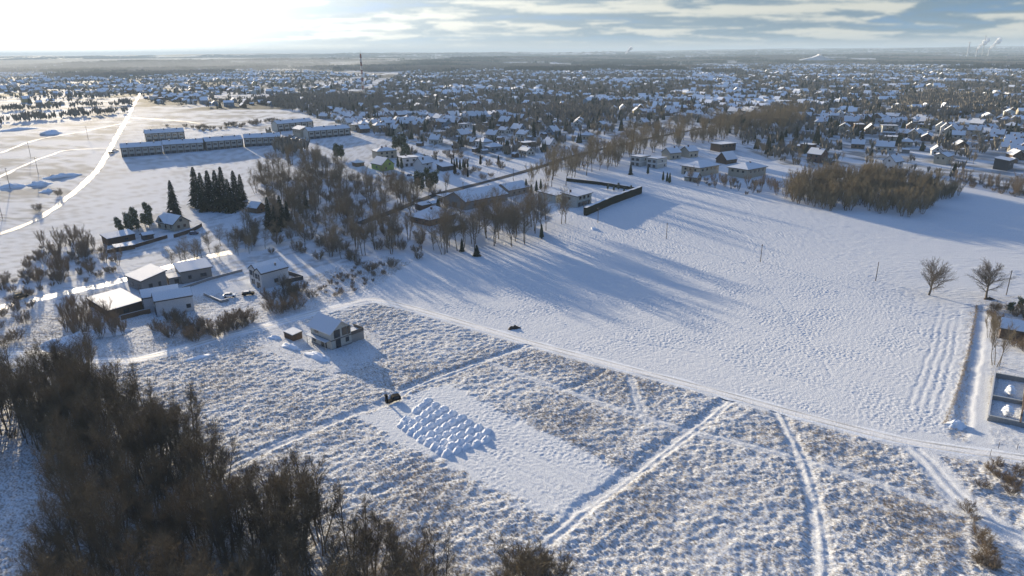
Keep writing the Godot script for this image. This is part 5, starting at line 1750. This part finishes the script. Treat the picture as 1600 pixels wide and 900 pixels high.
	grove("field_edge_bush", bush + willow, "bark", "shrub_twig", scatter([Vector2(262.4, -407.5), Vector2(282.1, -375.7), Vector2(296.6, -366.8), Vector2(313.7, -389.7), Vector2(296.6, -396.6), Vector2(276.5, -424.5)], 50, 2.4), 0.6, 1.1, "bare bush", "the far right hedgerow", "bush", "hedgerow at the field edge")
	for p in [Vector2(37.5, -428.9), Vector2(53.2, -455.2), Vector2(32.9, -414.9), Vector2(65.3, -467.3), Vector2(24.2, -411.8)]:
		plant("belt_tree", broadleaf[rng.randi() % 4], "bark", "gold_twig", p, rng.randf_range(1.3, 1.55), "tall bare trunk standing forward of the road belt", "tree", "tall trunks before the belt", 0.8)
	for p in scatter([Vector2(135.8, -386.0), Vector2(124.1, -402.0), Vector2(108.0, -412.5), Vector2(109.4, -426.5), Vector2(156.5, -419.6), Vector2(150.6, -387.1)], 34, 3.2):
		plant("belt_tree", willow[rng.randi() % 4] if rng.randf() < 0.5 else bush[rng.randi() % 4], "gold_bark", "shrub_twig", p, rng.randf_range(0.5, 0.95), "bare shrub along the fence at the field corner", "bush", "shrubs at the field corner")

	grove("garden_bush", bush + [thuja[0]], "bark", "shrub_twig", scatter([Vector2(-77.7, -535.6), Vector2(-37.6, -523.3), Vector2(0.6, -469.7), Vector2(-15.5, -430.7), Vector2(-44.8, -444.8), Vector2(-43.6, -480.0), Vector2(-72.8, -499.6)], 46, 3.5), 0.6, 1.3, "bare garden bush", "the gardens right of the lime house", "bush", "bushes of the lime house gardens", 1.0, -9.0)
	grove("verge_bush", bush, "bark", "shrub_twig", scatter([Vector2(-365.3, -706.6), Vector2(-272.4, -641.6), Vector2(-233.9, -723.2), Vector2(-247.8, -767.8), Vector2(-293.1, -677.4)], 40, 4.0), 0.7, 1.4, "bare bush", "the dry verge behind the row houses", "bush", "bushes of the dry verge")
	# gardens of the suburb
	var low_bare := spiky(9, 5, 2.2, 8.0, false)
	var low_dark := spiky(10, 2, 1.0, 11.0, true)
	var bare := []
	var dark := []
	var singles := 0
	var bare_all := []
	var single_dark := 0
	for area_no in 2:
		var area: Array = [suburb, left_town][area_no]
		var poly := PackedVector2Array(area)
		for i in 95000 if area_no == 0 else 22000:
			var d := 420.0 + 3300.0 * pow(rng.randf(), 0.75)
			var p := Vector2(d * tan(rng.randf_range(-0.68, 0.68)), -d)
			if not Geometry2D.is_point_in_polygon(p, poly) or (d < 1100.0 and not free_of(p, 0.5)):
				continue
			var grove := broad.get_noise_2d(p.x * 0.006 + 3, p.y * 0.006)
			if grove < rng.randf_range(-0.75, 0.2):
				continue
			var s := rng.randf_range(0.6, 1.25)
			if rng.randf() < 0.14:
				if single_dark < 110 and d < 900.0:
					single_dark += 1
					plant("garden_conifer", spruce[rng.randi() % 3], "bark", "needles", p, s * 0.55, "dark conifer in a garden of the near suburb", "tree", "conifers of the suburb gardens")
				else:
					dark.append(Transform3D(Basis(Vector3.UP, rng.randf() * TAU).scaled(Vector3.ONE * s), on(p)))
			elif singles < 260 and d < 800.0:
				singles += 1
				plant("garden_tree", broadleaf[rng.randi() % 4], "bark", "grey_twig" if rng.randf() < 0.6 else "gold_twig", p, s * 0.6, "bare tree in a garden of the near suburb", "tree", "bare trees of the suburb gardens")
			else:
				bare.append(Transform3D(Basis(Vector3.UP, rng.randf() * TAU).scaled(Vector3.ONE * s), on(p)))
	copies("suburb_greenery", low_bare, M.far_twig, bare, "mass of bare garden trees all through the distant suburb", "trees")
	copies("suburb_conifers", low_dark, M.needles, dark, "dark conifers dotted all through the distant suburb", "trees")
	print("garden trees ", bare.size(), " ", dark.size(), "")
	# woods and hedgerows left of the suburb
	var more := []
	for area in [[Vector2(-517.5, -717.8), Vector2(-458.5, -853.0), Vector2(-476.3, -893.1), Vector2(-548.2, -761.8)], [Vector2(-636.2, -887.8), Vector2(-519.1, -985.7), Vector2(-546.9, -1039.8), Vector2(-666.8, -931.6)], [Vector2(-382.9, -1049.5), Vector2(-246.1, -834.3), Vector2(-189.5, -886.7), Vector2(-135.7, -958.9), Vector2(-253.2, -1193.4), Vector2(-352.7, -1205.9)], [Vector2(-1416.6, -2005.2), Vector2(-1076.1, -2033.3), Vector2(-814.8, -2441.4), Vector2(-498.8, -2860.8), Vector2(-703.3, -4044.0), Vector2(-2598.0, -5940.1), Vector2(-3668.1, -5228.8)], [Vector2(414.0, -776.1), Vector2(440.7, -726.4), Vector2(537.0, -782.2), Vector2(712.0, -1072.8), Vector2(604.2, -1086.2)], [Vector2(271.4, -788.6), Vector2(284.6, -696.6), Vector2(339.7, -766.0), Vector2(401.2, -990.6)], [Vector2(15.4, -777.5), Vector2(65.7, -713.7), Vector2(112.3, -769.3), Vector2(80.8, -881.6)], [Vector2(-208.4, -606.2), Vector2(-165.1, -550.4), Vector2(-154.0, -528.0), Vector2(-169.5, -515.7)]]:
		for p in scatter(area, 520 if area[0].x > -250.0 or area[0].y < -900.0 else 46, 4.5, 6):
			if free_of(p, -4.0):
				more.append(Transform3D(Basis(Vector3.UP, rng.randf() * TAU).scaled(Vector3.ONE * rng.randf_range(0.8, 1.5)), on(p)))
	copies("hedgerow_trees", low_bare, M.far_twig, more, "groves and hedgerows of bare trees between the far fields", "trees")


# ------------------------------------------------------------------ small things
func rounded(g: Geo) -> ArrayMesh:
	var st := SurfaceTool.new()
	st.begin(Mesh.PRIMITIVE_TRIANGLES)
	st.set_smooth_group(0)
	for p in g.v:
		st.add_vertex(p)
	st.generate_normals()
	return st.commit()


func heap_shape(seed_: int, l: float, w: float, h: float, rough := 0.3) -> ArrayMesh:
	var g := Geo.new()
	var rings := 8
	var segs := 18
	var at := func(i: int, j: int) -> Vector3:
		var f := float(i) / rings
		var a := TAU * (j % segs) / segs
		var d := Vector3(cos(a), 0, sin(a))
		var k := 1.0 + rough * noise.get_noise_3d(d.x * 1.3 + seed_ * 5.0, d.z * 1.3, f * 1.2)
		var y := h * pow(maxf(0.0, 1.0 - f * f), 0.75) * (1.0 + rough * noise.get_noise_3d(d.x * f * 2.0, seed_ * 3.0, d.z * f * 2.0))
		return Vector3(d.x * f * l / 2.0 * k, y - 0.12 - 0.25 * f * f, d.z * f * w / 2.0 * k)
	for i in rings:
		for j in segs:
			if i == 0:
				g.tri(at.call(0, 0), at.call(1, j + 1), at.call(1, j))
			else:
				g.quad(at.call(i, j), at.call(i, j + 1), at.call(i + 1, j + 1), at.call(i + 1, j))
	return rounded(g)


func car(label: String, p: Vector2, deg: float, paint: String, van := false, group := "", snowy := true) -> Node3D:
	var o := thing("parked_car", label, "car", on(p, 0.02), deg_to_rad(deg), group)
	var h := 1.0 if van else 0.0
	var side := [Vector2(-2.1, 0.35), Vector2(2.1, 0.35), Vector2(2.18, 0.62), Vector2(2.05, 0.85), Vector2(1.0, 0.98), Vector2(-1.95, 1.02), Vector2(-2.15, 0.9)]
	if not shared.has("car_body"):
		shared.car_body = extrude(side, 1.72)
		var cab := Geo.new()
		var lo := [Vector3(1.05, 0.97, 0.82), Vector3(-1.9, 1.0, 0.82), Vector3(-1.9, 1.0, -0.82), Vector3(1.05, 0.97, -0.82)]
		var hi := [Vector3(0.35, 1.46, 0.66), Vector3(-1.45, 1.48, 0.66), Vector3(-1.45, 1.48, -0.66), Vector3(0.35, 1.46, -0.66)]
		for i in 4:
			cab.quad(lo[(i + 1) % 4], lo[i], hi[i], hi[(i + 1) % 4])
		cab.quad(hi[1], hi[0], hi[3], hi[2])
		shared.car_cab = cab.done()
		var wh := Geo.new()
		wh.tube(Vector3(0, 0, -0.11), Vector3(0, 0, 0.11), 0.33, 0.33, 12)
		for i in 12:
			for s in [-1.0, 1.0]:
				var a := TAU * i / 12.0
				var b := TAU * (i + 1) / 12.0
				wh.tri(Vector3(0, 0, 0.11 * s), Vector3(cos(a), sin(a) * s, 0) * 0.33 + Vector3(0, 0, 0.11 * s), Vector3(cos(b), sin(b) * s, 0) * 0.33 + Vector3(0, 0, 0.11 * s))
		shared.car_wheel = wh.done()
	part("body", shared.car_body, M[paint], o)
	var c := part("cabin", shared.car_cab, M.glass, o)
	if van:
		c.scale = Vector3(1.1, 1.35, 1.05)
	part("roof_panel", box_mesh(Vector3(1.8, 0.06, 1.34)), M.roof_snow if snowy else M[paint], o, Vector3(-0.55, 1.50 + h * 0.52, 0))
	for x in [-1.35, 1.35]:
		for z in [-0.8, 0.8]:
			part("wheel", shared.car_wheel, M.rubber, o, Vector3(x, 0.33, z))
	for z in [-0.6, 0.6]:
		part("headlight", box_mesh(Vector3(0.08, 0.14, 0.3)), M.glass, o, Vector3(2.14, 0.72, z))
	return o


func extrude(side: Array, width: float) -> ArrayMesh:
	var g := Geo.new()
	var a := []
	var b := []
	for p in side:
		a.append(Vector3(p.x, p.y, width / 2.0))
		b.append(Vector3(p.x, p.y, -width / 2.0))
	g.poly(a)
	var r := b.duplicate()
	r.reverse()
	g.poly(r)
	for i in side.size():
		var j := (i + 1) % side.size()
		g.quad(b[i], b[j], a[j], a[i])
	return g.done()


func pole(label: String, p: Vector2, h: float, arm := true, group := "") -> void:
	var o := thing("utility_pole", label, "pole", on(p), 0.6, group)
	post(o, "pole", Vector3(0, -0.4, 0), Vector3(0, h, 0), 0.16, "pole")
	if arm:
		part("crossarm", box_mesh(Vector3(1.3, 0.12, 0.12)), M.pole, o, Vector3(0, h - 0.5, 0))
		for x in [-0.5, 0.5]:
			part("insulator", box_mesh(Vector3(0.09, 0.22, 0.09)), M.white_paint, o, Vector3(x, h - 0.33, 0))


func mound(called: String, label: String, p: Vector2, l: float, w: float, h: float, deg: float, seed_: int, m := "snow") -> void:
	var o := whole(called, heap_shape(seed_, l, w, h, 0.45), M[m], label, "mound", on(p))
	o.rotation.y = deg_to_rad(deg)


func make_small_things() -> void:
	rng.seed = 99
	# rows of dumped soil heaps under snow
	var kinds := []
	for i in 6:
		kinds.append(heap_shape(i, 3.7, 2.2, 0.92, 0.2))
	var left := Vector2(-25.4, -135.3)
	var top := Vector2(-20.9, -148.5)
	var right := Vector2(-2.5, -128.8)
	var bottom := Vector2(-13.7, -121.8)
	for i in 9:
		for j in 6:
			var f := (i + 0.3) / 8.6
			var g := (j + 0.2) / 5.4
			if i == 8 and j == 5 or i == 0 and j == 2:
				continue
			var p: Vector2 = left.lerp(bottom, f).lerp(top.lerp(right, f), g) + Vector2(rng.randf_range(-0.2, 0.2), rng.randf_range(-0.2, 0.2))
			var o := whole("snowy_heap", kinds[rng.randi() % 6], M.heap_snow, "snow covered heap, %s along the long side in %s line of the heap block" % [nth(i), nth(j)], "heap", on(p), "heaps dumped in lines beside the black machine")
			o.rotation.y = atan2(-(top - left).y, (top - left).x) + deg_to_rad(rng.randf_range(-9, 9))
			var s := rng.randf_range(0.82, 1.12)
			o.scale = Vector3(s, s * rng.randf_range(0.9, 1.1), s)
	# the black machine
	var t := thing("work_machine", "small black work machine with domed cab and raised arm beside the heaps", "machine", on(Vector2(-28.6, -147.5), -0.05), deg_to_rad(28))
	var arc := [Vector2(2.5, 0.5)]
	for k in 9:
		var a := PI * k / 8.0
		arc.append(Vector2(1.05 + signf(cos(a)) * pow(absf(cos(a)), 0.55) * 1.5, 1.0 + pow(sin(a), 0.5) * 1.15))
	arc.append(Vector2(-0.45, 0.5))
	t.scale = Vector3.ONE * 0.74
	part("cab", extrude(arc, 1.9), M.black_paint, t)
	part("cab_window", box_mesh(Vector3(1.7, 0.6, 1.94)), M.glass, t, Vector3(1.0, 1.55, 0))
	part("deck", box_mesh(Vector3(2.4, 0.4, 1.7)), M.black_paint, t, Vector3(-1.2, 0.55, 0))
	part("mast", box_mesh(Vector3(0.55, 2.1, 1.3)), M.black_paint, t, Vector3(-2.0, 1.6, 0))
	part("head", box_mesh(Vector3(0.85, 0.5, 1.0)), M.black_paint, t, Vector3(-2.1, 2.75, 0))
	for x in [-1.6, 1.5]:
		for z in [-0.85, 0.85]:
			var wg := Geo.new()
			wg.tube(Vector3(0, 0, -0.17), Vector3(0, 0, 0.17), 0.45, 0.45, 12)
			part("wheel", wg.done(), M.rubber, t, Vector3(x, 0.4, z))

	# mounds of snow
	mound("snow_mound", "rough snow bank in front of the unfinished house", Vector2(-54.0, -176.5), 12, 3.4, 1.3, -38, 31)
	mound("snow_mound", "snow bank below the dark site container", Vector2(-64.0, -184.1), 9, 3, 1.0, -38, 32)
	mound("snow_mound", "small snow bank left of the site container", Vector2(-71.3, -192.2), 5, 3, 0.8, -20, 33)
	mound("soil_heap", "dark soil heap lying beside the snow lane", Vector2(0.5, -199.1), 4.2, 2.8, 0.9, 20, 34, "soil")
	mound("snow_mound", "small heap casting a shadow below the tall hedge", Vector2(39.4, -322.6), 4.2, 3.0, 1.0, -20, 35)
	mound("snow_mound", "long snowy earth bank above the dark thicket", Vector2(-130.3, -191.3), 22, 6, 2.0, 30, 36)
	mound("snow_mound", "second snowy earth bank above the dark thicket", Vector2(-125.7, -196.7), 14, 5, 2.0, 30, 37)
	mound("snow_mound", "rounded snow lump at the end of the hedge bank", Vector2(96.6, -133.4), 4.5, 3.2, 1.1, 10, 38)
	mound("boulder_pile", "dark boulders at the foot of the right spreading tree", Vector2(164.2, -223.7), 4.5, 2.0, 0.8, 0, 39, "soil")
	mound("snow_mound", "snowy soil bank beside the upper wheel track", Vector2(-87.4, -176.2), 10, 3, 0.7, 32, 40)
	var piles := [[62, 288, 14, 7, 2.0], [20, 292, 18, 6, 1.9], [100, 276, 26, 5, 1.9], [80, 209, 20, 9, 3.0], [74, 299, 8, 5, 1.3], [30, 200, 30, 7, 1.8]]
	var spots := [Vector2(-293.4, -429.0), Vector2(-305.7, -422.4), Vector2(-291.7, -451.3), Vector2(-417.4, -640.8), Vector2(-276.6, -409.8), Vector2(-467.6, -672.5)]
	for i in spots.size():
		mound("earth_pile", "snowy earth pile on the building land left of the bright lane, %s from the front" % nth([2, 1, 3, 4, 0, 5][i]) , spots[i], piles[i][2], piles[i][3], piles[i][4], 18.0 + i * 7.0, 50 + i)

	# cars
	car("white car parked in the yard of the white twin house", Vector2(-100.5, -232.4), 15, "white_paint", false, "", true)
	car("dark car driving on the sunlit street at the left edge", Vector2(-174.9, -232.7), 52, "black_paint", true, "", false)
	car("dark car half under shrubs beside the white twin house", Vector2(-94.6, -234.4), 20, "black_paint", false, "", true)
	car("snow topped dark car in front of the garden house fence", Vector2(-150.5, -318.9), 30, "blue_paint", false, "", true)
	car("dark car parked at the near end of the leftmost row house", Vector2(-305.2, -534.0), 70, "black_paint", false, "", true)
	car("snowy car parked close to the leftmost row house corner", Vector2(-308.1, -545.0), 20, "silver_paint", false, "", true)
	var lot := [Vector2(-191.7, -601.8), Vector2(-190.0, -608.9), Vector2(-188.3, -616.4), Vector2(-186.0, -584.6), Vector2(-183.1, -591.0), Vector2(-180.7, -597.7), Vector2(-174.5, -587.3), Vector2(-179.9, -574.8)]
	for i in lot.size():
		car("small car, %s from the back in the sunny car park between row houses" % nth(i), lot[i], 20.0 + 7.0 * (i % 3), ["black_paint", "silver_paint", "blue_paint", "red_paint"][i % 4], false, "cars in the row house car park")
	var kerb := [Vector2(-34.2, -368.2), Vector2(-30.5, -373.6), Vector2(-80.4, -495.1), Vector2(-65.5, -445.5), Vector2(-78.4, -444.0)]
	for i in kerb.size():
		car("snow covered car near the asphalt road gardens, %s from the front" % nth(i), kerb[i], 40.0 + i * 9.0, ["silver_paint", "black_paint", "white_paint", "blue_paint", "red_paint"][i], i == 1)

	# poles
	var stand := [Vector2(42.6, -333.6), Vector2(70.6, -306.1), Vector2(101.6, -271.0), Vector2(135.8, -245.2), Vector2(173.1, -228.3)]
	for i in stand.size():
		pole("wooden pole, %s from left in the line crossing the smooth field" % nth(i), stand[i], [7.6, 7.4, 7.4, 7.4, 9.0][i], i != 3)
	var west := [Vector2(-261.6, -348.8), Vector2(-313.9, -460.0), Vector2(-359.7, -523.1), Vector2(-361.9, -602.8), Vector2(-539.0, -1000.1), Vector2(-302.6, -415.6)]
	for i in west.size():
		pole("wooden pole on the building land left of the bright lane, %s from left" % nth([0, 3, 2, 4, 5, 1][i]), west[i], [15, 11, 11, 11, 12, 13][i])
	pole("thin pole at the corner where the tall hedge starts", Vector2(37.4, -351.7), 6.0, false)
	var verge := [Vector2(-27.4, -391.0), Vector2(-13.0, -386.1), Vector2(1.3, -428.3), Vector2(28.0, -495.8)]
	for i in verge.size():
		pole("roadside pole along the asphalt road, %s from left" % nth(i), verge[i], 8.0)
	# thin garden posts at the edge of the field
	var gate := [Vector2(-51.4, -216.6), Vector2(99.2, -123.2), Vector2(95.5, -120.2), Vector2(102.4, -122.4)]
	for i in gate.size():
		var o := thing("marker_post", ["thin marker post beside the lane bend", "thin post at the right hand lane corner, nearer the yard", "thin post at the right hand lane corner, nearer the eye", "thin post below the walled yard"][i], "post", on(gate[i]))
		post(o, "post", Vector3(0, -0.2, 0), Vector3(0, 1.5, 0), 0.05, "pole")
		part("snow_cap", box_mesh(Vector3(0.16, 0.08, 0.16)), M.roof_snow, o, Vector3(0, 1.53, 0))

	# dry grass
	var blade := Geo.new()
	for i in 9:
		var a := rng.randf() * TAU
		var d := Vector3(cos(a), 0, sin(a))
		var tone := rng.randf_range(0.6, 1.3)
		blade.tint = Color(tone, tone, tone)
		var s := Vector3(-d.z, 0, d.x) * 0.022
		blade.tri(d * 0.12 - s, d * 0.12 + s, d * rng.randf_range(0.15, 0.5) + Vector3(0, rng.randf_range(0.3, 0.7), 0))
	var tufts := []
	for i in 420000:
		var z := -75.0 - 215.0 * pow(rng.randf(), 1.2)
		var p := Vector2(rng.randf_range(-0.78, 0.78) * -z, z)
		var r := look(rough_map, p.x, p.y)
		var n := broad.get_noise_2d(p.x * 0.02, p.y * 0.02) + 0.5 * broad.get_noise_2d(p.x * 0.15, p.y * 0.15)
		if r < 0.5 or look(flat_map, p.x, p.y) > 0.2 or n * 0.2 + 0.22 < rng.randf_range(0.0, 0.75):
			continue
		var s := rng.randf_range(0.35, 1.0) * (0.7 + 0.5 * maxf(n, 0.0))
		tufts.append(Transform3D(Basis(Vector3.UP, rng.randf() * TAU).scaled(Vector3(s, s, s)), Vector3(p.x, ground_height(p.x, p.y) - 0.05, p.y)))
	copies("dry_grass", blade.done(), M.dry_grass, tufts, "dry tan grass and weeds poking through the snow", "grass")
	# the strip of tall dry grass along the field's right edge
	var strip := []
	var line := smooth_line([Vector2(155.9, -217.2), Vector2(130.9, -181.7), Vector2(111.3, -155.1), Vector2(94.4, -133.5)], 0.25)
	for p in line:
		for k in 2:
			var q: Vector2 = p + Vector2(rng.randfn() * 0.25, rng.randfn() * 0.2)
			strip.append(Transform3D(Basis(Vector3.UP, rng.randf() * TAU).scaled(Vector3.ONE * rng.randf_range(0.5, 1.15)), Vector3(q.x, ground_height(q.x, q.y) - 0.1, q.y)))
	copies("tall_grass", blade.done(), M.dry_grass, strip, "narrow strip of tall dry grass along the bank at the field's edge", "grass")
	print("tufts ", tufts.size())
